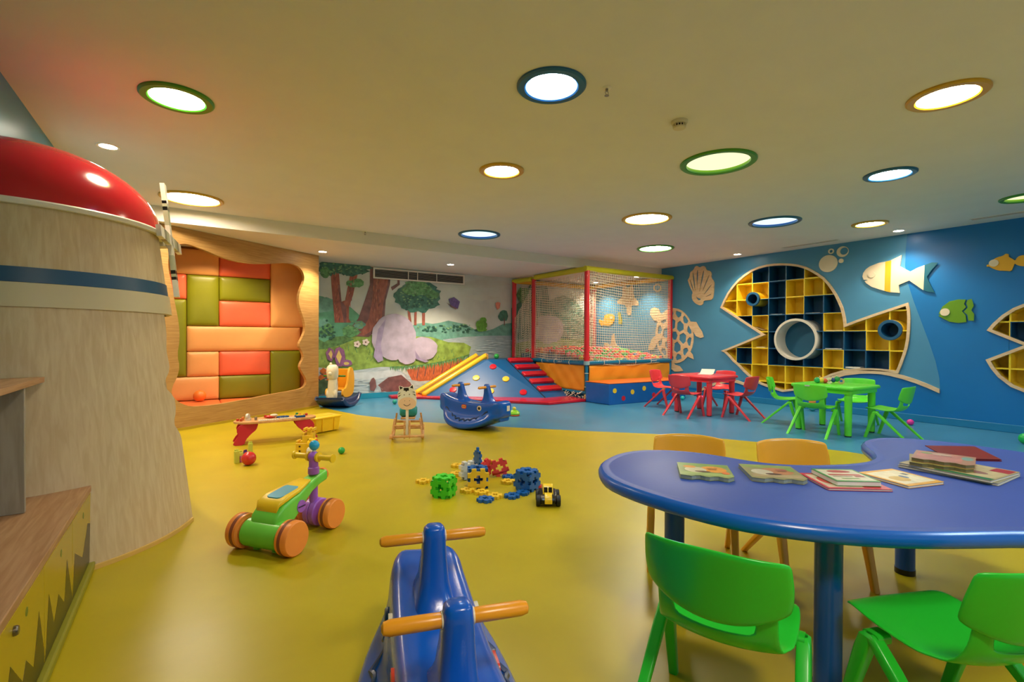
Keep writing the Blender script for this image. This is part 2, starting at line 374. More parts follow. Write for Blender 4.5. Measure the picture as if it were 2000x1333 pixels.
# trees
mp([(175,130),(235,130),(250,300),(262,430),(290,420),(330,220),(385,225),(350,380),(320,470),(318,560),(335,590),(210,590),(200,470),(185,300)],c_trunk)
mp([(230,300),(250,300),(262,430),(300,470),(300,590),(280,590)],c_trd)
mp([(480,160),(640,200),(632,300),(600,420),(590,560),(560,620),(470,700),(280,690),(390,560),(440,420),(480,300)],c_trd)
mp([(510,200),(620,215),(615,300),(585,420),(572,540),(520,640),(430,690),(400,680),(470,560),(500,400)],c_trunk)
mp([(640,320),(690,290),(690,200),(705,200),(708,300),(650,345)],c_trd)
mp(blob(160,170,80,70,24,.2,1),c_leaf); mp(blob(330,175,150,55,30,.18,2),c_leaf); mp(blob(370,290,70,32,18,.25,3),c_leaf2); mp(blob(140,205,42,40,16,.25,6),c_leaf2)
for x0,x1,wd in ((770,790,10),(830,827,9),(890,890,11)): mp([(x0-wd,430),(x0+wd,430),(x1+wd,610),(x1-wd,610)],c_trunk)
mp(blob(850,390,175,120,36,.12,4),c_leaf); mp(blob(840,330,110,60,24,.2,5),c_leaf2); mp(blob(790,470,70,28,18,.2,7),c_leaf); mp(blob(930,450,80,35,18,.2,8),c_leaf); mp(blob(960,380,50,35,14,.2,9),c_leaf2)
mp(blob(1500,540,36,42,14,.2,10),c_leaf); mp([(1505,560),(1512,560),(1512,610),(1505,610)],c_trd)
for i,(x,y,r) in enumerate([(120,600,50),(150,650,60),(400,610,40),(330,660,60)]): mp(blob(x,y,r,r*.8,18,.25,20+i),c_leaf2 if i%2 else c_far)
rd=random.Random(3)
def dabs(cx,cy,rx,ry,n,ci,sz=9):
    for _ in range(n):
        a=rd.uniform(0,6.28); q=math.sqrt(rd.random())*.86; mp(blob(cx+rx*q*math.cos(a),cy+ry*q*math.sin(a),sz*rd.uniform(.6,1.3),sz*.6*rd.uniform(.6,1.3),7,.25,rd.randint(0,999)),ci)
c_lf3=mcol('light_leaf_dab','7aa878',.2,20); c_ld=mcol('deep_leaf_dab','2f5c4e',.3,20); c_rip=mcol('ripple','c4d0d2',.1,20); c_bark=mcol('bark_stroke','b87a62',.2,20)
dabs(850,380,160,105,46,c_lf3); dabs(850,430,150,60,26,c_ld); dabs(330,180,135,48,26,c_lf3); dabs(160,175,70,58,16,c_lf3); dabs(330,205,130,30,16,c_ld); dabs(370,290,55,22,8,c_lf3)
dabs(1120,640,300,34,40,c_ld,12); dabs(1120,620,320,26,24,c_lf3,8); dabs(150,640,90,90,26,c_ld,12); dabs(380,620,80,60,18,c_lf3,10)
for k in range(34):
    x=rd.uniform(1275,1520); y=rd.uniform(705,900); mp([(x,y),(x+rd.uniform(20,60),y-2),(x+70,y+2),(x+20,y+4)],c_rip)
for k in range(26):
    x=rd.uniform(320,480) if k%2 else rd.uniform(850,1000); y=rd.uniform(985,1135) if k%2 else rd.uniform(1050,1135); mp([(x,y),(x+rd.uniform(20,60),y-3),(x+75,y+2),(x+20,y+5)],c_rip)
for x0,y0,x1,y1,n in ((195,150,225,560,22),(505,230,520,640,34),(335,240,300,470,14)):
    for k in range(n):
        f=rd.random(); x=x0+(x1-x0)*f+rd.uniform(-8,45 if x0>400 else 30); y=y0+(y1-y0)*f; mp([(x,y),(x+4,y),(x+2,y+rd.uniform(18,40)),(x-2,y+16)],c_bark if k%2 else c_trd)
# smooth lilac boulders resting on the bank (plain stand-ins)
mp(blob(660,700,170,175,30,.03,30),c_rock); mp([(505,850),(540,640),(600,560),(560,760),(580,880),(540,895)],c_rockd)
mp(blob(885,790,110,90,26,.04,31),c_rock); mp([(820,800),(860,860),(930,885),(900,895),(830,870)],c_rockd); mp(blob(760,860,70,48,18,.06,32),c_rock)
# blossoms, leaves, petals
for x,y in ((380,755),(445,740)): 
    for k in range(5): mp(blob(x+15*math.cos(k*1.257),y+15*math.sin(k*1.257),13,11,9,.1,k),c_fl)
    mp(blob(x,y,7,7,8,.05,1),c_trd)
mp([(140,820),(165,780),(200,800),(205,850),(185,890),(150,870)],c_pet); mp([(160,830),(180,800),(192,830),(182,870)],c_pety)
mp([(200,840),(215,790),(245,775),(280,800),(290,860),(265,925),(225,925)],c_pet); mp([(218,850),(240,800),(262,850),(245,905)],c_pety); mp(blob(300,900,42,26,16,.08,44),c_pet); mp(blob(298,903,22,12,12,.08,45),c_pety)
for k,(x,y) in enumerate(((120,960),(150,990),(105,1010),(170,1030))): mp([(x-30,y),(x,y-25),(x+35,y-5),(x,y+25)],c_org)
mp(blob(120,1080,60,60,16,.2,46),c_dk)
# butterflies, frog, ducks
mp([(1095,460),(1080,410),(1120,395),(1165,430),(1150,485),(1120,480)],c_pur); mp([(1060,435),(1098,458),(1140,480),(1135,490),(1092,466)],c_trd)
mp([(1437,440),(1455,432),(1475,440),(1470,480),(1450,492),(1440,470)],c_pink)
mp(blob(1330,610,44,36,16,.15,50),c_frog); mp(blob(1345,572,26,22,12,.1,51),c_frog); mp([(1290,640),(1320,620),(1375,640),(1365,655),(1310,660)],c_frog)
mp([(475,1050),(490,1020),(505,1010),(520,1030),(527,1080),(510,1115),(480,1110)],c_trd); mp([(556,1085),(572,1100),(600,1115),(565,1120)],c_trd)
# shrubs and bank continuing behind the ball pit
mp([(1560,480),(1640,420),(1700,300),(1760,260),(1830,300),(1850,420),(1950,380),(2050,420),(2120,520),(2240,480),(2240,720),(1560,720)],c_leaf)
mp([(1560,760),(1800,700),(2000,720),(2240,700),(2240,860),(1560,880)],c_mead); mp(blob(1840,640,120,110,24,.06,60),c_rock); mp([(1600,880),(1900,840),(2240,860),(2240,930),(1600,960)],c_cliff)
mp(blob(1660,380,60,60,18,.2,61),c_leaf2); mp([(1720,300),(1745,300),(1760,620),(1710,620)],c_trunk); mp([(2150,250),(2200,250),(2215,700),(2140,700)],c_trunk)
mur=obj('mural_painting',MUR,MM,smooth=False,flip=False)
tag(mur,'large glossy wall painting of trees, stream and meadow covering the back wall','mural')
# fine joints between the mural panels
bm=B()
for px in (767,904): 
    p=hit(px,600,'y',YM); box(bm,(p.x,YM-.075,(.1+SO)/2),(.003,.002,SO-.1))
bm.free()

# ------------------------------------------------------------------ wavy oak panel with padded niche behind
FP=Vector((1.758,8.322,0)); FD=Vector((-.8413,-.540,0)).normalized(); FN=Vector((.540,-.8413,0)).normalized()
def z3(x,y): return (300+x/3.03,420+y/3.03)
op=[z3(*p) for p in [(130,178),(175,170),(208,175),(240,185),(320,215),(390,247),(480,275),(560,288),(640,292),(720,288),(790,284),(840,295),(875,320),(893,360),(890,400),(870,440),(858,490),(862,540),(880,590),(895,640),(898,680),(885,720),(865,755),(862,775),(868,790),(885,820),(888,850),(870,880),(866,905),(885,940),(903,970),(905,1000),(885,1025),(840,1038),(700,1062),(560,1090),(400,1120),(300,1132),(220,1135),(170,1120),(130,1095),(105,1060),(110,1020),(140,960),(155,900),(140,830),(155,740),(150,640),(130,540),(105,400),(88,320),(86,260),(100,205)]]
opw=[hitp(x,y,FP,FN) for x,y in op]
def fr(t,z): return FP+FD*t+Vector((0,0,z))
LT=3.14
bm=B(); prism(bm,[[fr(0,0),fr(LT,0),fr(LT,SO-.002),fr(0,SO-.002)],smooth2(opw,1)],-FN*.05)
bmesh.ops.transform(bm,matrix=Matrix.Translation(-FP),verts=bm.verts[:])
o=obj('wavy_wood_panel',bm,W_FRAME,loc=FP,smooth=False); tag(o,'oak panel with a large wavy-edged opening at the padded niche','panel')
# thin yellow skirting strip below the panel
bm=B(); a=FP-FN*.0; 
d=FD; prism(bm,[[fr(0,.0)+FN*.012,fr(LT,0)+FN*.012,fr(LT,0),fr(0,0)]],(0,0,.03)); struct('baseboard_niche',bm,mat('mustard_strip','b69a22',.4))
# niche shell
YN=8.6
bm=B(); box(bm,(.4,YN+.06,1.24),(2.75,.06,2.47)); box(bm,(1.655,8.50,1.24),(.05,.30,2.47)); struct('wall_niche',bm,mat('niche_lining','a8662c',.6),smooth=False)
XC=[-.86,-.44,-.032,.38,1.082,1.533]; ZC=[.19,.545,.919,1.30,1.69,2.06,2.44]
def pad(x0,x1,z0,z1,m,lab,cat='wall pad'):
    g=.004; bm=B(); w_=x1-x0-g; h_=z1-z0-g; cx,cz=(x0+x1)/2,(z0+z1)/2; secs=[]
    for ins,dy in ((0,0),(0,.025),(.006,.038),(.02,.05),(.05,.058),(.1,.062)):
        ins=min(ins,.45*min(w_,h_)); secs.append([(x,dy*-1,z) for x,z in rrect(w_-2*ins,h_-2*ins,max(.003,min(.02+ins*.2,.4*min(w_-2*ins,h_-2*ins))),4)])
    loft(bm,secs)
    o=obj('wall_cushion',bm,m,loc=Vector((cx,YN+.03,cz)),ang=60); tag(o,lab,cat,'padded blocks lining the niche'); return o
for x0,x1,z0,z1,m,lab in [
 (XC[1],XC[3],ZC[0],ZC[1],PEACH,'peach padded block at the foot of the niche behind the orange ball'),
 (XC[2],XC[3],ZC[1],ZC[2],PEACH,'small square peach padded block just above the lowest peach block'),
 (XC[1],XC[2],ZC[1],1.69,OLIVE,'tall olive padded block at the left edge of the niche, half behind the panel'),
 (XC[2],XC[5],ZC[2],ZC[3],PEACH,'longest horizontal peach padded block crossing the middle of the niche'),
 (XC[2],XC[3],ZC[3],ZC[5],OLIVE,'upright olive padded block right of the small coral one'),
 (XC[1],XC[2],1.69,ZC[5],CORAL,'small coral padded block at the upper left edge of the niche'),
 (XC[1],XC[3],ZC[5],ZC[6],PEACH,'wide peach padded block at the upper left of the niche'),
 (XC[3],XC[4],ZC[5],ZC[6],CORAL,'coral padded block at the top centre of the niche'),
 (XC[3],XC[4],ZC[4],ZC[5],OLIVE,'horizontal olive padded block between two coral ones in the upper niche'),
 (XC[3],XC[4],ZC[3],ZC[4],CORAL,'coral padded block directly above the longest peach block'),
 (XC[4],XC[5]+.06,ZC[3],ZC[6],PEACH,'tall peach padded block at the upper right of the niche'),
 (XC[3],XC[4],ZC[1],ZC[2],CORAL,'coral padded block directly under the longest peach block'),
 (XC[3],XC[4],ZC[0],ZC[1],OLIVE,'lowest horizontal dark olive padded block of the niche'),
 (XC[4],XC[5]+.0,ZC[0],ZC[2],OLIVE,'upright dark olive padded block at the lower right of the niche')]:
    pad(x0,x1,z0,z1,m,lab)
for nx,ny in ((.25,7.95),):  # unseen lamp added for the warm light on the niche pads
    t=thing('downlight','unseen downlight added in the roof of the padded niche to light it','downlight',(nx,ny,SO),0)
    bm=B(); lathe(bm,[(.045,.0),(.045,-.004),(.055,-.006),(.06,0)],n=24,caps=False); obj('trim_ring',bm,M_WHITE,t)
    ld=bpy.data.lights.new('added_niche_lamp','SPOT'); ld.energy=SPOT*.8; ld.color=(1,.74,.42); ld.spot_size=math.radians(140); ld.spot_blend=.6; ld.shadow_soft_size=.05
    lo=bpy.data.objects.new('lamp_bulb',ld); COL.objects.link(lo); lo.parent=t; lo.location=(0,0,-.02)
bm=B(); box(bm,(0,0,0),(.02,.16,.36)); o=obj('wall_cushion',bm,CORAL,loc=Vector((1.612,8.47,.37)),bevel=.008); tag(o,'narrow coral padded block on the right side wall of the niche','wall pad','padded blocks lining the niche')
# seat pads
for x0,x1,yf,lab in ((-.44,.38,6.95,'left orange padded seat on the niche floor under the ball'),(.384,1.62,7.62,'right orange padded seat on the niche floor')):
    bm=B(); y1=YN-.02
    if x0<0: pts=[(x0,7.05),(x1,7.52),(x1,y1),(x0,y1)]
    else: pts=[(x0,7.53),(1.6,8.31),(1.6,y1),(x0,y1)]
    prism(bm,[[(x,y,0.0) for x,y in pts]],(0,0,.19)); o=obj('seat_cushion',bm,SEATO,bevel=.02,seg=3); tag(o,lab,'seat pad')
bm=B(); p=Vector((.128,8.42,.19)); ball(bm,(0,0,.085),.083,seg=24); ball(bm,(.0,0,.165),.012); o=obj('toy_ball',bm,mat('ball_orange','f08030',.4,.05,6,.3,60),loc=p); tag(o,'orange ball resting on the seat inside the padded niche','ball')

# ------------------------------------------------------------------ play tower (windmill) on the left wall
TC=Vector((XL+.1,3.85,0)); 
tw=thing('play_tower','tall round oak play tower with a red domed roof by the left wall','play tower',(TC.x,TC.y,0))
def trad(z): return .84-.215*min(1,z/1.8)
def tsurf(z0,z1,a0,a1,nz=14,na=40,dr=0,edge=None,mi=0,thick=.018):
    """curved sheet; angles measured from -y towards +x"""
    bm=B(); G=[]
    for L_ in (0,1):
        g=[]
        for i in range(nz+1):
            z=z0+(z1-z0)*i/nz; aa1=edge(z) if edge else a1; row=[]
            for j in range(na+1):
                a=a0+(aa1-a0)*j/na; r=trad(z)+dr-(thick if L_ else 0); row.append(bm.verts.new((r*math.sin(a),-r*math.cos(a),z)))
            g.append(row)
        G.append(g)
    for g in G:
        for i in range(nz):
            for j in range(na): bm.faces.new((g[i][j],g[i][j+1],g[i+1][j+1],g[i+1][j]))
    a,b=G
    for i in range(nz):
        for j in (0,na): bm.faces.new((a[i][j],a[i+1][j],b[i+1][j],b[i][j]))
    for j in range(na):
        for i in (0,nz): bm.faces.new((a[i][j],a[i][j+1],b[i][j+1],b[i][j]))
    return bm
ZD=1.28
def edge(z):
    base=math.radians(72); dips=[(1.05,.06,.09),(.86,.17,.07),(.72,.02,.05),(.62,.10,.06)]
    e=base+.05
    for zc,am,wd in dips: e-=am*math.exp(-((z-zc)/wd)**2)
    return e
obj('tower_wall',tsurf(0,ZD,-.15,0,40,40,edge=edge),W_TOWER,tw)
obj('tower_wall',tsurf(0,ZD,math.radians(118),PI+.15,6,24),W_TOWER,tw)
obj('tower_upper_wall',tsurf(ZD,1.8,-.15,PI+.15,6,60),W_TOWER,tw)
obj('cream_band',tsurf(1.285,1.40,-.15,PI+.15,2,60,dr=.012),M_CREAM,tw)
obj('blue_band',tsurf(1.402,1.475,-.15,PI+.15,2,60,dr=.006),M_NAVY,tw)
bm=B(); lathe(bm,[(.60,1.775),(.655,1.775),(.66,1.785),(.66,1.797),(.652,1.805),(.60,1.805)],n=64,caps=False); obj('rim',bm,M_WHITE,tw)
bm=B(); lathe(bm,[(.64*math.cos(a),1.80+.43*math.sin(a)) for a in [PI/2*i/16 for i in range(17)]],n=64); obj('dome_roof',bm,M_RED,tw)
for a0,a1 in ((-.0,math.radians(73)),(math.radians(118),math.radians(124))):
    pts=[(.852*math.sin(a0+(a1-a0)*i/20),-.852*math.cos(a0+(a1-a0)*i/20)) for i in range(21)]; q=[(x*.985,y*.985) for x,y in pts]
    bm=B(); prism(bm,[[(x,y,0) for x,y in pts+q[::-1]]],(0,0,.022)); obj('base_trim',bm,M_TRIMY,tw)
# windmill sails turned edge-on towards the room's entrance
hubp=Vector((-.13,4.02,1.79)); 
ws=thing('windmill_sails','white striped windmill sails fixed to the side of the play tower','windmill sails',hubp,(0,math.radians(-6),math.radians(-7)))
bm=B(); box(bm,(-.055,0,0),(.11,.10,.085)); obj('axle_bracket',bm,M_WHITE,ws,bevel=.004)
for k in range(4):
    bm=B(); a=k*PI/2; c_,s_=math.cos(a),math.sin(a); R=Matrix.Rotation(a,3,'X')
    for r0,r1,mi in ((.0,.10,0),(.10,.20,1),(.20,.225,2),(.225,.245,1),(.245,.265,2),(.265,.38,0)):
        box(bm,R@Vector((.022,0,(r0+r1)/2)),(.026,.07,r1-r0),R.copy(),mi)
    obj('sail',bm,[M_WHITE,mat('sail_grey_green','b4b597',.5),M_BLK],ws,smooth=False)

# ------------------------------------------------------------------ low storage bench and shelf along the left wall
bn=thing('storage_bench','low oak-topped storage bench with yellow grass-printed doors by the tower','storage bench',(-.64,1.4,0))
y0=-.6; y1=3.16; 
bm=B(); box(bm,(-.64,(y0+y1)/2,.39),(.47,y1-y0,.03)); obj('bench_top',bm,W_BENCH,bn,world=True,bevel=.003)
bm=B(); box(bm,(-.655,(y0+y1)/2,.2),(.46,y1-y0,.35)); obj('bench_body',bm,W_GREY,bn,world=True,smooth=False)
bm=B(); box(bm,(-.40,(y0+y1)/2,.02),(.03,y1-y0,.036)); obj('toe_strip',bm,mat('olive_strip','8f8a20',.4),bn,world=True,bevel=.008)
zig=[(3.156,.215),(3.07,.245),(2.927,.133),(2.751,.218),(2.70,.05),(2.593,.252),(2.541,.104),(2.441,.181),(2.368,.108),(2.293,.247),(2.24,.046),(2.159,.25),(2.091,.105),(2.007,.175),(1.972,.131),(1.853,.244),(1.78,.1)]
zig+=[(1.70,.19),(1.62,.06),(1.52,.25),(1.44,.1),(1.33,.18),(1.25,.11),(1.17,.25),(1.11,.05),(1.0,.25),(.9,.1),(.8,.18),(.7,.12),(.6,.25),(.5,.05),(.4,.24),(.3,.11),(.2,.2),(.1,.1),(0,.24),(-.1,.05),(-.2,.2),(-.3,.11),(-.4,.24),(-.55,.1)]
doors=[(3.155,2.703),(2.697,2.231),(2.225,1.76),(1.755,1.255),(1.25,.75),(.745,.25),(.245,-.25)]
for a,b in doors:
    d=obj('door',(lambda q:(box(q,(-.416,(a+b)/2,.205),(.018,a-b,.33)),q)[1])(B()),M_YDOOR,bn,world=True,bevel=.002)
    bm=B(); up=[(y,z) for y,z in zig if b<y<a]
    def zi(y):
        for (ya,za),(yb,zb) in zip(zig,zig[1:]):
            if yb<=y<=ya: return za+(zb-za)*(y-ya)/(yb-ya)
        return .1
    P=[(a-.002,.042),(a-.002,zi(a-.002))]+up+[(b+.002,zi(b+.002)),(b+.002,.042)]
    prism(bm,[[(-.4065,y,z) for y,z in P]],(-.003,0,0)); s=obj('grass_print',bm,M_DARKZ,bn,world=True,smooth=False); s.parent=d; s.matrix_parent_inverse=Matrix.Identity(4)
    for yy in (a-(a-b)*.45,):
        bm=B(); cyl(bm,(-.4085,yy,.318),(-.4065,yy,.318),.014,n=20); h=obj('finger_hole',bm,mat('hole_green','6b7a1a',.5),bn,world=True); h.parent=d
bm=B(); lathe(bm,[(.0,.01),(.011,.01),(.014,.006),(.014,0)],(-.4065,1.886,.325),(1,0,0),20); obj('door_lock',bm,mat('lock_steel','7a7468',.3,metal=.9),bn,world=True)
sh=thing('wall_shelf','oak shelf with one upright standing on the storage bench','shelf',(-.73,1.6,.405))
bm=B(); prism(bm,[[(XL+.003,.4,.93),(-.567,.4,.93),(-.567,3.12,.93),(XL+.003,3.02,.93)]],(0,0,.025)); obj('shelf_board',bm,W_BENCH,sh,world=True,bevel=.002)
for yy in (2.82,1.2):
    bm=B(); box(bm,((XL+.003-.573)/2,yy,.6675),(abs(XL+.003+.573),.022,.524)); obj('upright',bm,W_GREY,sh,world=True,bevel=.002)

# ================================================================== CEILING LAMPS
RINGC={'green':mat('ring_green','3d8f1e',.35),'blue':mat('ring_blue','1b5f86',.35),'yellow':mat('ring_yellow','c79a1c',.35)}
TUBC={'green':mat('tube_green','7fc020',.4),'blue':mat('tube_blue','0348a0',.4),'yellow':mat('tube_yellow','e8c040',.4)}
GL={('green','bright'):glow('glow_lemon',(1,.93,.66),LAMP),('blue','bright'):glow('glow_cool',(.58,.80,1),LAMP*1.15),('yellow','bright'):glow('glow_warm',(1,.88,.70),LAMP),
    ('green','dim'):glow('glow_lime',(.93,.93,.50),.75),('blue','dim'):glow('glow_sky',(.62,.88,1.0),.85)}
LL=['green-ringed recessed ceiling lamp nearest the left wall','blue-ringed recessed ceiling lamp near the sprinkler, largest blue one in view','yellow-ringed recessed ceiling lamp, the nearest one on the right','large green-ringed ceiling lamp beside the smoke detector','small yellow-ringed ceiling lamp in the middle of the ceiling','large yellow-ringed ceiling lamp above the windmill sails','large blue-ringed ceiling lamp near the bulkhead, left of the ball pit','large yellow-ringed ceiling lamp in front of the ball pit','large blue-ringed ceiling lamp above the wall shelf','small blue-ringed ceiling lamp between two yellow ones on the right','small yellow-ringed ceiling lamp nearest the blue wall','green-ringed ceiling lamp just in front of the ball pit corner','green-ringed ceiling lamp cut off by the right side of the view','added yellow-ringed fill lamp, unseen, behind the camera','added blue-ringed fill lamp, unseen, behind the camera','added yellow-ringed fill lamp, unseen, behind the camera towards the blue wall']
for L,lb in zip(LAMPS,LL):
    x,y,ro,ri,c,k=L; t=thing('ceiling_lamp',lb,'ceiling lamp',(x,y,H),0,'round recessed lamps in coloured rings')
    bm=B(); lathe(bm,[(ri,.0),(ri,-.012),(ri+.008,-.018),(ro-.01,-.018),(ro,-.010),(ro,.0)],n=56,caps=False)
    bridge_close=None; obj('ring',bm,RINGC[c],t)
    bm=B(); lathe(bm,[(ri+.004,-.004),(ri+.004,.13)],n=48,caps=False); obj('tube',bm,TUBC[c],t,flip=False)
    bm=B(); dz=.085 if (c=='blue' and x<2) else (.045 if x<-.05 else .018); f=bm.faces.new(list(reversed(ring(bm,(0,0,dz),(0,0,1),ri+.006,48)))); obj('diffuser',bm,GL[(c,k)],t,flip=False,smooth=False)
    bm=B(); lathe(bm,[(ri+.02,.0),(ri+.02,.16),(.001,.16)],n=32,caps=False); obj('housing',bm,M_WHITE,t,flip=False)
SP=[(-.532,4.96,H,'round white downlight in front of the play tower dome'),(8.085,4.938,H,'white downlight above the nose of the shelf'),(8.123,2.605,H,'white downlight above the white wooden fish'),
    (1.726,7.911,SO,'white downlight above the right end of the wavy panel'),(3.95,7.947,SO,'white downlight in the bulkhead above the mural grille'),(8.028,7.198,SO,'white downlight above the front of the ball pit'),(8.063,8.5,SO,'white downlight above the far corner of the ball pit'),
    ]
gw=glow('glow_downlight',(1,.86,.68),30)
for x,y,z,lb in SP:
    t=thing('downlight',lb,'downlight',(x,y,z),0,'small round downlights'); lathe_=B()
    lathe(lathe_,[(.058,.0),(.058,-.004),(.075,-.006),(.08,-.001),(.08,0)],n=32,caps=False); obj('trim_ring',lathe_,M_WHITE,t)
    bm=B(); f=bm.faces.new(list(reversed(ring(bm,(0,0,-.0015),(0,0,1),.058,28)))); obj('lens',bm,gw,t,flip=False,smooth=False)
    ld=bpy.data.lights.new('downlight_lamp','SPOT'); ld.energy=SPOT*(.6 if (x>8 and y<7) else 2.4 if 3<x<5 else 1); ld.color=(1,.80,.58); ld.spot_size=math.radians(118); ld.spot_blend=.7; ld.shadow_soft_size=.05
    lo=bpy.data.objects.new('lamp_bulb',ld); COL.objects.link(lo); lo.parent=t; lo.location=(0,0,-.02)
# smoke detector, sprinklers, linear vents, grille
t=thing('smoke_detector','white round smoke detector on the ceiling','smoke detector',(2.808,2.146,H))
bm=B(); lathe(bm,[(.055,0),(.055,-.012),(.05,-.02),(.046,-.022)],n=32); obj('base',bm,M_CREAM,t)
bm=B(); lathe(bm,[(.03,-.02),(.03,-.04)],n=24); obj('core',bm,M_BLK,t)
bm=B()
for k in range(14):
    a=2*PI*k/14; box(bm,(.041*math.cos(a),.041*math.sin(a),-.031),(.004,.006,.02),Matrix.Rotation(a,3,'Z'))
lathe(bm,[(.044,-.04),(.04,-.05),(.02,-.054)],n=24); obj('cage',bm,M_CREAM,t)
for (x,y,z),lb in (((2.077,2.106,H),'small metal sprinkler head beside the largest blue lamp'),((2.077,7.0-.12,H),'small sprinkler head at the edge of the bulkhead above the mural')):
    t=thing('sprinkler',lb,'sprinkler',(x,y,z),0,'ceiling sprinklers'); ms=mat('sprinkler_metal','9a9284',.35,metal=.8)
    bm=B(); lathe(bm,[(.028,0),(.026,-.004),(.01,-.006)],n=20); obj('plate',bm,M_WHITE,t)
    bm=B(); cyl(bm,(0,0,-.005),(0,0,-.02),.008,n=12); tube(bm,[(.008,0,-.02),(.014,0,-.03),(0,0,-.045)],.002,6); tube(bm,[(-.008,0,-.02),(-.014,0,-.03),(0,0,-.045)],.002,6); cyl(bm,(0,0,-.045),(0,0,-.047),.014,n=16); obj('frame',bm,ms,t)
for (xa,ya),(xb,yb),lb in (((8.09,4.16),(8.14,3.35),'long narrow ceiling vent slot above the shelf'),((8.10,1.86),(8.10,.9),'long narrow ceiling vent slot at the right side of the view')):
    t=thing('ceiling_vent',lb,'ceiling vent',((xa+xb)/2,(ya+yb)/2,H),0,'linear ceiling vents'); L_=abs(ya-yb)
    bm=B(); box(bm,(-.045,0,-.003),(.01,L_,.006)); box(bm,(.045,0,-.003),(.01,L_,.006)); box(bm,(0,0,-.003),(.008,L_,.006)); box(bm,(0,L_/2,-.003),(.1,.01,.006)); box(bm,(0,-L_/2,-.003),(.1,.01,.006)); obj('frame',bm,M_CEIL,t,smooth=False)
    bm=B(); box(bm,(0,0,-.001),(.08,L_,.002)); obj('slot',bm,mat('vent_dark','4a4a48',.6),t,smooth=False)
t=thing('air_grille','long white slatted air grille set into the mural','air grille',((2.857+4.778)/2,YM-.02,2.345)); GW=1.92; GH=.2
bm=B(); 
for s in (-1,1): box(bm,(0,-.004,s*(GH/2-.0125)),(GW,.02,.025)); box(bm,(s*(GW/2-.015),-.004,0),(.03,.02,GH-.05))
for x in (-.27,-.02*0-.08,.33): box(bm,(x,-.004,0),(.012,.018,GH-.05))
obj('frame',bm,M_WHITE,t,smooth=False)
bm=B(); box(bm,(0,.012,0),(GW-.05,.006,GH-.04)); obj('backing',bm,mat('grille_dark','1c1b19',.7),t,smooth=False)
for k in range(6):
    bm=B(); box(bm,(0,.0,-.0625+.025*k),(GW-.06,.014,.006),Matrix.Rotation(.5,3,'X')); obj('slat',bm,mat('slat_grey','8f8c84',.5),t,smooth=False)

# ================================================================== RIGHT WALL: fish-shaped cubby shelves
def ring_prism(bm,P,Q,x0,x1,mi=0):
    """frame between outer loop P and inner loop Q (same vertex count), from x0 to x1"""
    n=len(P); A=[[bm.verts.new((x,p[0],p[1])) for p in L] for L in (P,Q) for x in (x0,x1)]
    po0,po1,qi0,qi1=A
    for i in range(n):
        j=(i+1)%n
        for a,b in ((po0,po1),(po1,qi1),(qi1,qi0),(qi0,po0)): 
            f=bm.faces.new((a[i],a[j],b[j],b[i])); f.material_index=mi
def cubby_shelf(t,P,cols,rows,colour,depth=.30,wall=.009,tubes=()):
    Q=inset(P,.036); bm=B(); ring_prism(bm,P,Q,XR-.03,XR+.03); obj('wooden_frame',bm,W_PLY,t,world=True,ang=30,smooth=False)
    xs=XR-.004
    def inside(y,z): return any((y-a)**2+(z-b)**2<c*c for a,b,c in tubes)
    for r in range(len(rows)-1):
        for c in range(len(cols)-1):
            ya,yb=cols[c+1],cols[c]; zb,za=rows[r],rows[r+1]     # cols and rows run downwards
            if not clip(Q,ya,yb,za,zb): continue
            near=any(max(ya-a,0,a-yb)**2+max(za-b,0,b-zb)**2<k*k for a,b,k in tubes)
            inn=clip(Q,ya+wall,yb-wall,za+wall,zb-wall)
            bm=B()
            for rect in ((ya,yb,za,za+wall),(ya,yb,zb-wall,zb),(ya,ya+wall,za+wall,zb-wall),(yb-wall,yb,za+wall,zb-wall)):
                y0_,y1_,z0_,z1_=rect; n=28 if near else 1; hor=(y1_-y0_)>(z1_-z0_)
                for k in range(n):
                    sub=(y0_+(y1_-y0_)*k/n,y0_+(y1_-y0_)*(k+1)/n,z0_,z1_) if hor else (y0_,y1_,z0_+(z1_-z0_)*k/n,z0_+(z1_-z0_)*(k+1)/n)
                    if near and inside((sub[0]+sub[1])/2,(sub[2]+sub[3])/2): continue
                    q=clip_small(Q,*sub)
                    if q: flat(bm,[(xs,p[0],p[1]) for p in q])
            if inn:
                n=len(inn)
                for i in range(n):
                    a,b=inn[i],inn[(i+1)%n]; m=max(1,int(math.hypot(b[0]-a[0],b[1]-a[1])/.012)) if near else 1
                    for k in range(m):
                        p0=(a[0]+(b[0]-a[0])*k/m,a[1]+(b[1]-a[1])*k/m); p1=(a[0]+(b[0]-a[0])*(k+1)/m,a[1]+(b[1]-a[1])*(k+1)/m)
                        if near and inside((p0[0]+p1[0])/2,(p0[1]+p1[1])/2): continue
                        quad(bm,[(xs,*p0),(xs,*p1),(XR+depth,*p1),(XR+depth,*p0)])
                flat(bm,[(XR+depth,p[0],p[1]) for p in inn])
            if len(bm.faces)==0: bm.free(); continue
            obj('cubby',bm,M_SHB if colour(r,c)=='b' else M_SHY,t,world=True,smooth=False,flip=False)
    bm=B(); prism(bm,[[(XR+depth+.004,p[0],p[1]) for p in inset(P,-.005)]],(.015,0,0)); obj('back_panel',bm,W_PLY,t,world=True,smooth=False)
def clip_small(poly,x0,x1,y0,y1):
    global area2
    o=area2; area2=lambda p:1.0 if len(p)>2 else 0
    try: return clip(poly,x0,x1,y0,y1)
    finally: area2=o
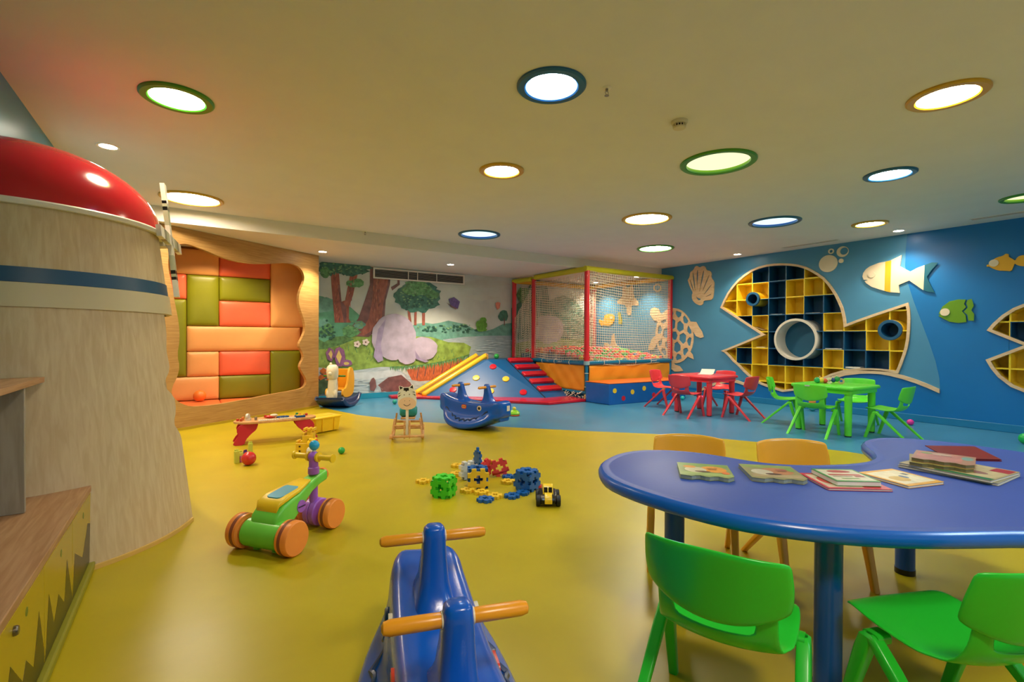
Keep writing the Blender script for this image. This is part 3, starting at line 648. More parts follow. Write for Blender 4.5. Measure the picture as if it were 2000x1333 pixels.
PAT={0:{1:'y',2:'b',3:'b',4:'b',5:'y'},1:{0:'y',1:'y',2:'y',3:'b',4:'y',5:'y',6:'y'},2:{0:'y',1:'y',2:'b',3:'b',4:'y',5:'b',6:'b'},
3:{1:'b',2:'y',3:'b',4:'b',5:'b',6:'y',7:'y',8:'y',9:'y'},4:{1:'y',2:'y',3:'b',4:'b',5:'b',6:'b',7:'b',8:'y',9:'y'},5:{0:'y',1:'b',2:'y',3:'b',4:'b',5:'b',6:'y',7:'b',8:'b',9:'y'}}
cols=[5.46]+[5.165-.2948*k for k in range(9)]+[2.51]
rows=[2.148+.2918-.2918*k for k in range(9)]
ws_=thing('cubby_shelf','big fish-shaped shelf of blue and yellow cubbies with a large white ring','wall shelf',(XR,4.1,1.3))
TUBES=[(1552.5,663.5,.350,.312,'round_seat_tube',mat('ring_white','d8d2c4',.4),mat('ring_white','d8d2c4',.4),mat('round_back_blue','0b5a80',.5)),
 (1469.5,584.5,.126,.088,'small_tube',M_SHB,M_SHY,M_SHB),(1737.5,645,.148,.106,'tail_tube',M_SHB,M_SHY,M_SHB)]
tb=[]
for px,py,ro,ri,nm,mf,mo,mb in TUBES:
    y,z=wy(px,py,XR-.03); tb.append((y,z,(ro+ri)/2))
    bm=B(); lathe(bm,[(ri,.285),(ri,-.03),(ro-.004,-.03),(ro,-.026),(ro,-.0)],(XR,y,z),(1,0,0),64,caps=False); obj(nm,bm,mf,ws_,world=True,ang=40)
    bm=B(); lathe(bm,[(ro,-.0),(ro,.298)],(XR,y,z),(1,0,0),64,caps=False); obj(nm+'_sleeve',bm,mo,ws_,world=True,ang=40)
    bm=B(); cyl(bm,(XR+.275,y,z),(XR+.285,y,z),ri+.006,n=56); obj(nm+'_back',bm,mb,ws_,world=True)
cubby_shelf(ws_,WH,cols,rows,lambda r,c:PAT.get(r,{}).get(c,'y'),tubes=tb)
w2=thing('cubby_shelf','second fish-shaped cubby shelf, cut off at the right side of the view','wall shelf',(XR,1.4,1.3),group=None)
c2=[2.02-.2948*k for k in range(6)]
y_,z_=wy(2000,628); 
zz=[1.2+.2918*k for k in range(3)]
mz=wy(1972,629)[1]; 
rows2=[mz+.2918*1.0,mz,mz-.2918,mz-.5836,mz-.8754,mz-1.167]
yv=wy(1972.5,700)[0]
cubby_shelf(w2,W2,[yv+.2948,yv,yv-.2948,yv-.5896,yv-.8844,yv-1.18],rows2,lambda r,c:'b' if (r,c) in ((1,1),(2,2),(3,2)) else 'y')
# magazines lying in the cubbies
MG=[mat('magazine_white','d8d4c8',.5),mat('magazine_grey','6f6f70',.5),mat('magazine_tan','b08a58',.5),mat('magazine_pages','e8e4d8',.6)]
for (px,py,wd,hh,rt,m,lb) in [(1517,613,.22,.006,.0,1,'dark magazine lying in the blue cubby above the white ring'),(1552,612,.20,.005,.05,2,'tan magazine lying in the yellow cubby above the white ring'),(1589,610,.22,.006,0,1,'grey magazine lying in the blue cubby right of the yellow one'),
    (1630,643,.24,.008,.04,2,'tan magazine in the yellow cubby at the tail root'),(1629,679.5,.24,.010,0,0,'pale magazine in the blue cubby below the tail root'),(1487,676,.16,.012,0,0,'pale books lying in the yellow cubby behind the mouth'),(1667,716,.2,.022,0,0,'thick white book in the lower blue cubby of the tail')]:
    p=hit(px,py,'x',XR+.06); 
    r=[z for z in rows if z<p.z+.06]; z0=max(r)+.0095 if r else p.z
    o_=thing('magazine',lb,'magazine',(XR+.12,p.y,z0),rt,'magazines in the cubbies')
    bm=B(); box(bm,(0,0,hh/2),(.17,wd,hh)); obj('cover',bm,MG[m],o_,smooth=False); bm=B(); box(bm,(-.004,0,hh/2),(.17,wd-.006,hh*.7)); obj('pages',bm,MG[3],o_,smooth=False)
p=hit(1482,640,'x',XR+.06); t=thing('magazine','open picture magazine tilted in the yellow cubby above the mouth','magazine',(XR+.1,p.y,1.2815+.035),0,'magazines in the cubbies')
bm=B(); box(bm,(0,0,.02),(.16,.22,.01),Matrix.Rotation(.35,3,'X')); obj('cover',bm,mat('magazine_print','8a7a58',.45,.6,30),t,smooth=False)

# wooden wave moulding under the shelf
def wave(px_top,th,name,lb):
    T=[wy(*p) for p in px_top]; Q=[(y,z-th) for y,z in T]; c=T[len(T)//2]; bm=B(); prism(bm,[[(XR-.03,y,z) for y,z in T+Q[::-1]]],(.028,0,0)); 
    o=obj(name,bm,W_PLY,world=True,loc=Vector((XR-.016,c[0],c[1])),smooth=False); tag(o,lb,'wall moulding','wooden wave mouldings')
wave([(1612,741),(1628,734.5),(1652,727),(1680,723.5),(1700,722.8),(1722,724),(1740,727.3),(1765,733.5),(1790,741.5),(1812,750),(1836,760.5)],.055,'wave_moulding','curved plywood wave moulding under the tail of the big fish shelf')
wave([(1335,785),(1350,771),(1367,761.5),(1385,753),(1401,746.5),(1420,743),(1440,743),(1462,750)],.05,'wave_moulding','curved plywood wave moulding behind the red table')

# ------------------------------------------------------------------ flat wooden figures on the right wall
def decor(name,lb,px,m,th=.02,holes=(),sm=1,parts=(),cat='wall figure',group=None,hs=1):
    P=smooth2([Vector((*wy(*p),0)) for p in px],sm) if sm else [Vector((*wy(*p),0)) for p in px]
    Hs=[smooth2([Vector((*wy(*p),0)) for p in h],hs) for h in holes]
    c=sum(P,Vector())/len(P); L=Vector((XR,c.x,c.y)); xf=XR-th
    bm=B(); prism(bm,[[(xf,p.x,p.y) for p in l] for l in [P]+Hs],(th-.002,0,0))
    if not parts: 
        o=obj(name,bm,m,world=True,loc=L,smooth=False); return tag(o,lb,cat,group)
    t=thing(name,lb,cat,L,0,group); obj('body',bm,m,t,world=True,smooth=False)
    for pn,pp,pm,off in parts:
        if len(pp)==3 and not isinstance(pp[2],(tuple,list)):
            y,z=wy(pp[0],pp[1]); bm=B(); cyl(bm,(xf+.001,y,z),(xf-off,y,z),pp[2],n=28)
        else: bm=B(); prism(bm,[[(xf-off,*wy(*p)) for p in pp]],(off+.001,0,0))
        obj(pn,bm,pm,t,world=True,smooth=False,bevel=0)
    return t
zs=lambda x,y:(1240+x/10,480+y/10); zt=lambda x,y:(1200+x/6.664,540+y/6.664)
shell=[zs(*p) for p in [(1168,455),(1185,412),(1225,395),(1275,432),(1335,397),(1385,410),(1410,485),(1480,495),(1512,545),(1500,630),(1560,700),(1562,790),(1540,850)]]+[zt(*p) for p in [(1308,90),(1300,230),(1285,300),(1240,312),(1165,318),(1163,362),(1125,384),(1060,355),(1018,305),(1015,240),(1030,215),(990,140),(965,60)]]+[zs(*p) for p in [(1040,680),(1080,620),(1090,520),(1140,490)]]
def slit(a,b,w0,w1,f):
    (x0,y0),(x1,y1)=a,b; dx,dy=x1-x0,y1-y0; L=math.hypot(dx,dy); nx,ny=-dy/L,dx/L; o=[]
    for t,wd in ((0,w0*.4),(.3,w0),(.7,w1),(1,w1*.3)): o.append((x0+dx*t+nx*wd,y0+dy*t+ny*wd))
    for t,wd in ((1,w1*.3),(.7,w1),(.3,w0),(0,w0*.4)): o.append((x0+dx*t-nx*wd,y0+dy*t-ny*wd))
    return [f(*p) for p in o]
sl=[slit((1090,670),(1155,880),8,10,zs),slit((1145,530),(1190,880),14,10,zs),slit((1235,480),(1222,860),16,6,zs),slit((1355,490),(1275,900),16,8,zs),slit((1465,570),(1335,890),10,8,zs),slit((1510,760),(1360,960),9,8,zs),slit((1270,232),(1195,268),5,3,zt),
    [zt(*p) for p in [(1065,255),(1095,285),(1140,295),(1110,318),(1085,300)]]]
decor('seashell_figure','pale wooden seashell cut-out beside the ball pit, above the turtle',shell,W_PLY,holes=sl)
# turtle
tc=(1318.5,656); shellp=[(tc[0]+37*math.cos(a)+2*math.sin(a),tc[1]+54*math.sin(a)) for a in [2*PI*i/28 for i in range(28)]]
hol=[]
for k in range(12):
    a=2*PI*(k+.5)/12; hol.append([(tc[0]+37*r*math.cos(a+d),tc[1]+54*r*math.sin(a+d)) for r,d in ((.91,-.16),(.91,.16),(.80,.20),(.68,.06),(.70,-.08),(.80,-.20))])
for k in range(6):
    a=2*PI*k/6+.2; hol.append([(tc[0]+37*r*math.cos(a+d),tc[1]+54*r*math.sin(a+d)) for r,d in ((.62,-.22),(.63,.15),(.54,.42),(.28,.38),(.26,-.30),(.48,-.42))])
hol.append([(tc[0]+37*.17*math.cos(a),tc[1]+54*.17*math.sin(a)) for a in [2*PI*i/6 for i in range(6)]])
fl1=[zt(*p) for p in [(965,620),(1000,590),(1075,595),(1110,660),(1150,720),(1172,790),(1130,805),(1070,780),(1040,730),(1000,690),(985,660)]]
fl2=[zt(*p) for p in [(960,1000),(1000,985),(1030,1020),(1042,1082),(1005,1065),(960,1045)]]
fl3=[zt(*p) for p in [(740,1080),(800,1150),(860,1170),(905,1230),(850,1240),(790,1240),(740,1200),(700,1110)]]
fl4=[zt(*p) for p in [(640,500),(600,470),(590,430),(530,400),(480,430),(475,500),(520,570),(590,600),(640,570),(690,560),(690,480)]]
fl5=[zt(*p) for p in [(620,740),(560,760),(500,810),(460,900),(450,960),(520,950),(570,860),(640,800)]]
hd=[zt(*p) for p in [(700,470),(690,380),(670,250),(690,200),(720,210),(735,300),(740,470)]]
decor('turtle_figure','pale wooden sea turtle cut-out half behind the netted ball pit',shellp,W_PLY,holes=hol,sm=0,hs=0,
  parts=[('flipper',fl1,W_PLY,.003),('flipper',fl3,W_PLY,.003),('flipper',fl4,W_PLY,.003),('flipper',fl5,W_PLY,.003),('tail',fl2,W_PLY,.003)])
# starfish seen through the net
zn=lambda x,y:(1150+x/7.01,530+y/7.01)
star=[zn(*p) for p in [(470,210),(500,195),(540,240),(585,195),(615,210),(610,340),(690,430),(680,475),(590,455),(585,590),(560,612),(530,590),(520,460),(400,445),(390,415),(470,350)]]
decor('starfish_figure','pale wooden starfish behind the ball pit net',star,W_PLY)
star2=[zn(*p) for p in [(325,860),(360,860),(365,1000),(440,1050),(480,1110),(300,1130),(210,1000),(230,975),(310,1020)]]
decor('coral_figure','pale wooden figure low on the wall just above the pit balls',star2,W_PLY)
bub=[zn(900+55*math.cos(2*PI*i/20)+45,230+55*math.sin(2*PI*i/20)) for i in range(20)]
bubh=[zn(945+38*math.cos(2*PI*i/20),225+38*math.sin(2*PI*i/20)) for i in range(20)]
decor('bubble_figure','pale wooden ring high behind the ball pit net',bub,W_PLY,holes=[bubh],sm=0)
yf=[zn(*p) for p in [(215,620),(240,590),(330,590),(360,620),(355,680),(310,745),(215,740),(200,735),(180,760),(135,670),(160,655),(205,700)]]
M_YFISH=mat('fish_yellow','e0a825',.4); M_OFF=mat('fish_off_white','ddd0b4',.45,.02); M_GFISH=mat('fish_green','5f9016',.4); M_TTAIL=mat('fish_teal','0d5d74',.4)
decor('fish_figure','small yellow wooden fish behind the ball pit net',yf,M_YFISH,parts=[('eye',(1195,621,.035),M_OFF,.006)],group=None)
sh_=[zn(*p) for p in [(405,560),(440,570),(450,640),(465,700),(440,735),(415,720),(410,650)]]
decor('seahorse_figure','small olive yellow wooden seahorse behind the ball pit net',sh_,mat('seahorse_olive','a8a020',.45))
wf=[z7(*p) for p in [(248,350),(252,330),(268,308),(290,292),(340,272),(400,262),(470,228),(460,292),(490,308),(518,322),(560,300),(600,285),(593,428),(550,398),(512,372),(452,398),(458,442),(400,438),(362,428),(330,418),(300,408),(270,388),(260,376),(280,368),(255,368)]]
decor('fish_figure','large off-white wooden fish with a yellow stripe and teal tail tip',wf,M_OFF,th=.022,sm=0,parts=[('stripe',[z7(*p) for p in [(378,266),(411,258),(406,439),(373,431)]],M_YFISH,.002),('tail_tip',[z7(*p) for p in [(600,285),(640,270),(677,271),(640,312),(612,352),(632,395),(656,440),(620,436),(593,428)]],M_TTAIL,.001),('eye',(1704,537,.045),M_OFF,.012)])
gf=[z7(*p) for p in [(678,560),(700,520),(740,490),(790,479),(832,480),(822,505),(834,522),(810,545),(832,570),(835,607),(790,612),(740,605),(700,585),(677,572),(690,565)]]
gt=[z7(*p) for p in [(842,482),(866,476),(878,515),(863,540),(880,562),(878,600),(846,598),(842,568),(820,548),(844,524),(834,502)]]
decor('fish_figure','leaf-green wooden fish with a separate fringed tail',gf,M_GFISH,sm=0,parts=[('tail',gt,M_GFISH,.0005),('eye',(1846.8,610.2,.05),M_OFF,.01)])
yf2=[z7(*p) for p in [(950,283),(966,281),(975,262),(1010,240),(1042,233),(1060,219),(1076,224),(1072,238),(1098,250),(1110,262),(1125,238),(1150,228),(1180,230),(1195,262),(1180,290),(1150,292),(1120,285),(1108,274),(1098,300),(1090,320),(1055,317),(1010,316),(975,300),(962,292),(950,296)]]
decor('fish_figure','yellow wooden fish at the upper right end of the blue wall',yf2,M_YFISH,parts=[('eye',(1942,514.5,.045),M_OFF,.01)])
def disc(px,py,r,lb,ri=0,ox=0):
    y,z=wy(px,py); P=[(y+r*math.cos(a),z+r*math.sin(a)) for a in [2*PI*i/40 for i in range(40)]]; l=[[(XR-.02,*p) for p in P]]
    if ri: l.append([(XR-.02,y-ox+ri*math.cos(a),z+ox*.3+ri*math.sin(a)) for a in [2*PI*i/40 for i in range(40)]])
    bm=B(); prism(bm,l,(.018,0,0)); o=obj('bubble_figure',bm,M_OFF,world=True,loc=Vector((XR,y,z)),smooth=False); tag(o,lb,'wall figure','off-white wooden bubbles')
disc(1618.4,515.4,.135,'large solid off-white wooden bubble disc above the shelf'); disc(1624,491.3,.042,'small off-white wooden bubble ring',.024); disc(1646.5,492,.082,'larger crescent-like off-white wooden bubble ring',.056,.02); disc(1643.6,510,.034,'smallest solid off-white wooden bubble disc')

# ================================================================== BALL PIT
PX0,PX1,PY0,PY1=6.05,8.39,6.61,8.93
M_PRED=mat('post_red','cf1f2c',.28,.04,3,coat=.2); M_PYEL=mat('beam_yellow','c9c21e',.4,.06,6); M_PBLU=mat('rail_blue','0b6f9a',.3,.05,5); M_SKIRT=mat('orange_canvas','e8941e',.6,.06,3,.3,12)
M_NETC=mat('net_cord','ece2cc',.8)
pit=thing('ball_pit','netted ball pit with red posts, yellow top beams and orange canvas sides','ball pit',((PX0+PX1)/2,(PY0+PY1)/2,0))
def post(x,y,z0,z1,m=M_PRED,r=.048):
    bm=B(); cyl(bm,(x,y,z0),(x,y,z1),r,n=24); obj('post',bm,m,pit,world=True)
for x,y in ((PX0,PY0),(PX1,PY0),(PX0,8.25),(5.99,8.90),(PX1,8.9)): post(x,y,.72,2.38)
bm=B(); cyl(bm,(PX0,PY0,.11),(PX0,PY0,.70),.03,n=16); obj('blue_pole',bm,M_PBLU,pit,world=True)
bm=B(); cyl(bm,(PX0,PY0,0),(PX0,PY0,.11),.045,n=20); cyl(bm,(PX0,PY0,0),(PX0,PY0,.012),.07,n=20); obj('foot',bm,mat('foot_yellow','e0b020',.35),pit,world=True)
for x,y in ((PX1,PY0),(PX0,8.25),(5.99,8.90),(PX1,8.9)):
    bm=B(); cyl(bm,(x,y,0),(x,y,.72),.03,n=12); obj('blue_pole',bm,M_PBLU,pit,world=True)
def beam(a,b,r,m,name,wr=0):
    bm=B(); a=Vector(a); b=Vector(b); n=60 if wr else 2; pts=[a.lerp(b,i/n) for i in range(n+1)]
    tube(bm,pts,[r*(1+(.05 if (i%2 and wr) else 0)) for i in range(n+1)],16); obj(name,bm,m,pit,world=True,ang=60)
ZT=2.415
beam((PX0-.05,PY0,ZT),(PX1+.05,PY0,ZT),.052,M_PYEL,'top_beam',1); beam((PX0,PY0-.04,ZT),(PX0,8.2,ZT),.05,M_PYEL,'top_beam',1); beam((PX0-.01,8.3,ZT-.02),(5.99,8.93,ZT-.02),.05,M_PYEL,'top_beam')
beam((PX0,8.90,ZT-.02),(PX1,8.90,ZT-.02),.05,mat('beam_amber','d8a41e',.4),'top_beam'); beam((PX1,PY0,ZT),(PX1,8.9,ZT),.05,mat('beam_amber','d8a41e',.4),'top_beam')
beam((PX0,PY0,.685),(PX1,PY0,.685),.045,M_PBLU,'blue_rail'); beam((PX0,PY0,.685),(PX0,8.25,.685),.045,M_PBLU,'blue_rail')
beam((PX0,PY0,.14),(PX0,8.2,.14),.03,M_PBLU,'lower_rail')
bm=B(); cyl(bm,(PX0,PY0,.655),(PX0,PY0,.725),.056,n=24); obj('collar',bm,mat('collar_grey_blue','8fb0b8',.35),pit,world=True)
# canvas skirts with light creases
def skirt(p0,p1,z0,z1,nrm,name='canvas_side',nu=40,nv=12,z0b=None):
    bm=B(); p0=Vector(p0); p1=Vector(p1); nrm=Vector(nrm); rows_=[]
    for j in range(nv+1):
        r=[]
        for i in range(nu+1):
            u=i/nu; v=j/nv; zb=z0+((z0b if z0b is not None else z0)-z0)*u
            d=.008*math.sin(u*17+v*6)*math.sin(v*3.1)+.006*math.sin(u*31-v*9)
            r.append(bm.verts.new(p0.lerp(p1,u)+Vector((0,0,zb+(z1-zb)*v))+nrm*d))
        rows_.append(r)
    for j in range(nv):
        for i in range(nu): bm.faces.new((rows_[j][i],rows_[j][i+1],rows_[j+1][i+1],rows_[j+1][i]))
    obj(name,bm,M_SKIRT,pit,world=True,solid=.004,ang=80)
skirt((PX0+.05,PY0-.01,0),(PX1+.03,PY0-.01,0),.03,.64,(0,1,0)); skirt((PX0-.005,PY0+.05,0),(PX0-.005,8.15,0),.17,.64,(1,0,0))
bm=B(); box(bm,((PX0+PX1)/2,(PY0+PY1)/2+.03,.33),(PX1-PX0-.10,PY1-PY0-.14,.62)); obj('pit_base',bm,mat('pit_base_blue','1a5f86',.6),pit,world=True,smooth=False)
# small lashings
bm=B()
for x in (6.45,6.85,7.3,7.75): 
    for r in (0,): tube(bm,[(x+.0,PY0+.052*math.cos(a),.685+.052*math.sin(a)) for a in [2*PI*i/14 for i in range(14)]],.005,5,closed=True)
for y in (7.05,7.5,7.9): tube(bm,[(PX0+.052*math.cos(a),y,.685+.052*math.sin(a)) for a in [2*PI*i/14 for i in range(14)]],.005,5,closed=True)
for z in (.25,.5): tube(bm,[(PX0+.036*math.cos(a),PY0+.036*math.sin(a),z) for a in [2*PI*i/12 for i in range(12)]],.005,5,closed=True)
obj('lashing',bm,M_NETC,pit,world=True)
# nets
def net(p0,p1,z0,z1,nrm,cell=.047,sag=.03,amp=.03,seed=0,r=.0047,top=None,name='net'):
    rnd=random.Random(seed); bm=B(); p0=Vector(p0); p1=Vector(p1); nrm=Vector(nrm); W=(p1-p0).length; nu=int(W/cell); nv=int((z1-z0)/cell)
    ph=[rnd.uniform(0,6) for _ in range(6)]
    def P(u,v):
        zt=z1 if top is None else top(u); z=z0+(zt-z0)*v
        z-=sag*math.sin(PI*u)*(.4+.6*(1-abs(2*v-1)))+.012*math.sin(9*u+ph[0])*math.sin(7*v+ph[1])
        uu=u+.010*math.sin(6*v+ph[2])*math.sin(PI*u)+.006*math.sin(19*v+ph[3])*math.sin(PI*u)
        d=amp*math.sin(PI*min(1,max(0,u)))*math.sin(5*u+ph[4]+2*v)*(.3+v*.7)+.01*math.sin(23*u+ph[5]+5*v)
        return p0.lerp(p1,uu)+Vector((0,0,z))+nrm*d
    for i in range(nu+1): tube(bm,[P(i/nu,j/(nv/2)) for j in range(0,int(nv/2)+1)],r,3)
    for j in range(nv+1): tube(bm,[P(i/(nu/2),j/nv) for i in range(0,int(nu/2)+1)],r,3)
    obj(name,bm,M_NETC,pit,world=True,ang=180)
net((PX0+.03,PY0-.03,0),(PX1-.0,PY0-.03,0),.66,2.37,(0,-1,0),seed=1,sag=.07)
net((PX0-.03,PY0+.03,0),(PX0-.02,8.22,0),.70,2.33,(-1,0,0),seed=2,sag=.05,amp=.05)
net((PX0-.03,8.28,0),(5.97,8.88,0),.70,1.95,(-1,0,0),seed=3,top=lambda u:2.30-.75*u**.7)
net((PX0+.08,8.80,0),(PX1-.05,8.80,0),.75,2.32,(0,1,0),seed=4,amp=.05,sag=.06)
# a bunch of knotted net lying at the corner below the canvas
bm=B(); rnd=random.Random(5)
for i in range(26):
    y=7.55-.04*i+rnd.uniform(-.02,.02); z=.10+.05*math.sin(i*1.3)
    tube(bm,[(5.98+rnd.uniform(-.03,.03),y,z),(5.95+rnd.uniform(-.03,.03),y-.04,z-.05*rnd.random()-.01),(5.98,y-.08,z+rnd.uniform(-.02,.04))],.006,4)
obj('net_hem',bm,M_NETC,pit,world=True)
# balls
BALLM={'red':mat('pit_ball_red','e03028',.35),'orange':mat('pit_ball_orange','f0861e',.35),'green':mat('pit_ball_green','2fa84a',.35),'yellow':mat('pit_ball_yellow','e8c42a',.35),'pink':mat('pit_ball_pink','e85a7a',.35),'blue':mat('pit_ball_blue','1a7fc0',.35)}
BM={}
def ball_mesh(c,r=.045):
    if (c,r) not in BM:
        bm=B(); ball(bm,(0,0,r),r,seg=14); me=bpy.data.meshes.new('ball'); bm.to_mesh(me); bm.free(); me.materials.append(BALLM[c]); me.polygons.foreach_set('use_smooth',[True]*len(me.polygons)); BM[(c,r)]=me
    return BM[(c,r)]
rnd=random.Random(11); nb=0; bulk=[]
yy=6.72; row=0
while yy<8.72:
    xx=6.17+(.049 if row%2 else 0)
    while xx<8.28:
        zb=.645+.19*min(1,(yy-6.7)/1.1)+.03*math.sin(xx*3.1+yy*2)+rnd.uniform(0,.018)
        cc=rnd.choices(['red','orange','green','yellow','pink','blue'],[48,12,24,5,9,2])[0]
        if math.sin(xx*4.3+yy*2.2)>.55: cc='green' if rnd.random()<.7 else cc
        pos=(xx+rnd.uniform(-.006,.006),yy+rnd.uniform(-.005,.005),zb)
        if nb<296:
            o=bpy.data.objects.new('pit_ball',ball_mesh(cc)); COL.objects.link(o); o.location=pos; tag(o,f'{cc} plastic ball lying among the others in the netted ball pit','ball',f'{cc} balls in the ball pit'); nb+=1
        else: bulk.append(pos)
        xx+=.098
    yy+=.088; row+=1
bm=B()
for i,p in enumerate(bulk): ball(bm,(p[0],p[1],p[2]+.045),.045,mi=rnd.choice([0,0,0,1,2]),seg=8)
o=obj('pit_balls',bm,[BALLM['red'],BALLM['orange'],BALLM['green']]); tag(o,'mass of plastic balls filling the rear of the netted ball pit','balls',None,'stuff')
# base mound under the rear balls so that they rest on something
bm=B(); prism(bm,[[(6.12,6.70,.638),(6.12,8.80,.638),(6.12,8.80,.80),(6.12,7.8,.80)]],(2.2,0,0)); obj('pit_mound',bm,mat('pit_base_blue','1a5f86',.6),pit,smooth=False,world=True)
# padded bench in front of the pit
t=thing('padded_bench','blue padded step box with coloured dots and an orange top','padded bench',(6.8,6.22,0))
y0b=6.54; P_=[(5.90,6.46),(5.965,5.965),(8.35,5.80),(8.40,6.52)]
P_=[(5.93,6.50),(5.973,5.952),(7.86,5.82),(7.86,6.50)]
bm=B(); prism(bm,[[(x,y,0) for x,y in P_]],(0,0,.36)); obj('body',bm,mat('bench_blue_vinyl','0f5fb0',.3,.05,5,.2,30),t,world=True,bevel=.015,seg=3)
bm=B(); prism(bm,[[(x,y,.36) for x,y in inset(P_,-.004)]],(0,0,.012)); obj('orange_top',bm,mat('bench_top_orange','e8701e',.4,.05,4),t,world=True,bevel=.005)
a=Vector((5.973,5.952,0)); b=Vector((7.86,5.82,0)); nn=Vector((b.y-a.y,-(b.x-a.x),0)).normalized()
MDY=mat('dot_yellow','e8c42a',.35,.03,3); MDR=mat('dot_red','c81830',.35,.03,3)
for s,z,m in ((.12,.24,MDY),(.32,.10,MDR),(.53,.20,MDY),(.81,.25,MDY),(1.05,.12,MDR),(1.30,.24,MDY),(1.55,.1,MDR),(1.75,.25,MDY)):
    p=a+(b-a).normalized()*s+Vector((0,0,z)); bm=B(); cyl(bm,p-nn*.001,p+nn*.003,.043,n=28); obj('dot',bm,m,t,world=True)

# ------------------------------------------------------------------ soft climbing ramp with slide, left of the pit
t=thing('climbing_ramp','blue soft climbing ramp with red steps, dots and a yellow slide','climbing ramp',(5.0,7.9,0))
M_RB=mat('ramp_blue_vinyl','0d5590',.42,.06,4,.2,30); M_RR=mat('ramp_red_vinyl','c4122a',.25,.05,4,coat=.2); M_RY=mat('slide_yellow','e8b81e',.3,.05,4)
z0=.05; zt_=.70
bm=B(); prism(bm,[[(x,y,0) for x,y in [(5.10,6.50),(5.97,6.50),(5.97,8.95),(3.15,8.95),(3.12,8.72),(3.62,8.34)]]],(0,0,.05)); obj('base_mat',bm,M_RR,t,world=True,bevel=.012,seg=3)
T1=Vector((4.95,8.30,zt_)); T2=Vector((5.38,8.28,zt_)); T3=Vector((5.96,8.25,zt_)); Bf=Vector((5.414,7.02,z0)); Bs=Vector((5.965,7.02,z0)); Bl=Vector((3.72,8.42,z0)); 
TB=Vector((5.96,8.93,zt_)); TBL=Vector((4.95,8.93,zt_)); BBL=Vector((3.72,8.93,z0)); BB=Vector((5.96,8.93,z0))
bm=B(); v=[bm.verts.new(p) for p in (T1,T2,T3,Bf,Bs,Bl,TB,TBL,BBL,BB)]
for f in ((0,1,3,5),(1,2,4,3),(0,7,6,2,1),(5,8,7,0),(2,6,9,4),(6,7,8,9),(3,4,9,8,5)): bm.faces.new([v[i] for i in f])
obj('ramp_body',bm,M_RB,t,world=True,smooth=False)
# steps
u=(T2.lerp(T3,.5)-Bf.lerp(Bs,.5)); sn=(T3-Bs).cross(T2-Bs); sn=(Bs-Bf).cross(T2-Bf).normalized()
if sn.z<0: sn=-sn
for k in range(5):
    f=.14+k*.19; A=Bf.lerp(T2,f); C=Bs.lerp(T3,f); A2=Bf.lerp(T2,f+.09); C2=Bs.lerp(T3,f+.09); e=(C-A)
    bm=B(); prism(bm,[[A+e*.03,C-e*.03,C2-e*.03,A2+e*.03]],sn*.05); obj('step',bm,M_RR,t,world=True,bevel=.012,seg=3)
bm=B(); tube(bm,[Bf+sn*.004,T2+sn*.004],.008,6); obj('seam_piping',bm,M_BLK,t,world=True)
# dots on the broad face
n1=(Bf-Bl).cross(T1-Bl).normalized(); n1=n1 if n1.z>0 else -n1
for px,py,m in ((963,717,M_RR),(930,739,MDY),(988,741,MDY),(1022,767,M_RR),(958,765,MDY),(885,762,M_RR)):
    p=hitp(px,py,Bl,n1); bm=B(); q=p+n1*.0; lathe(bm,[(.068,0),(.068,.010),(.06,.018),(.03,.02)],q,n1,28); obj('dot',bm,m,t,world=True)
# slide along the mural: two yellow side rails and a brown bed
S0=Vector((3.70,8.52,.07)); S1=Vector((5.02,8.50,.77)); off=Vector((0,.36,0))
for o_ in (Vector((0,0,0)),off):
    bm=B(); tube(bm,[S0+o_,S0.lerp(S1,.5)+o_,S1+o_],.055,12); ball(bm,S0+o_,.055,seg=12); obj('slide_rail',bm,M_RY,t,world=True,ang=70)
bm=B(); prism(bm,[[S0+Vector((0,.03,-.02)),S1+Vector((0,.03,-.02)),S1+off+Vector((0,-.03,-.02)),S0+off+Vector((0,-.03,-.02))]],(0,0,.02)); obj('slide_bed',bm,mat('slide_bed_brown','8a5a24',.4),t,world=True,smooth=False)
bm=B(); ball(bm,(0,0,.055),.055,seg=20); o=obj('toy_ball',bm,BALLM['green'],loc=Vector((5.36,8.62,zt_))); tag(o,'green ball lying on top of the climbing ramp','ball')
bm=B(); 
for a in (0,1,2): box(bm,(.035*a-.035,0,.05+.01*(a%2)),(.03,.06,.10+.02*(a%2)))
o=obj('toy_block',bm,mat('tan_toy','d8a050',.5),loc=Vector((5.12,8.66,zt_)),bevel=.006); tag(o,'small tan toy standing on top of the climbing ramp beside the green ball','toy')

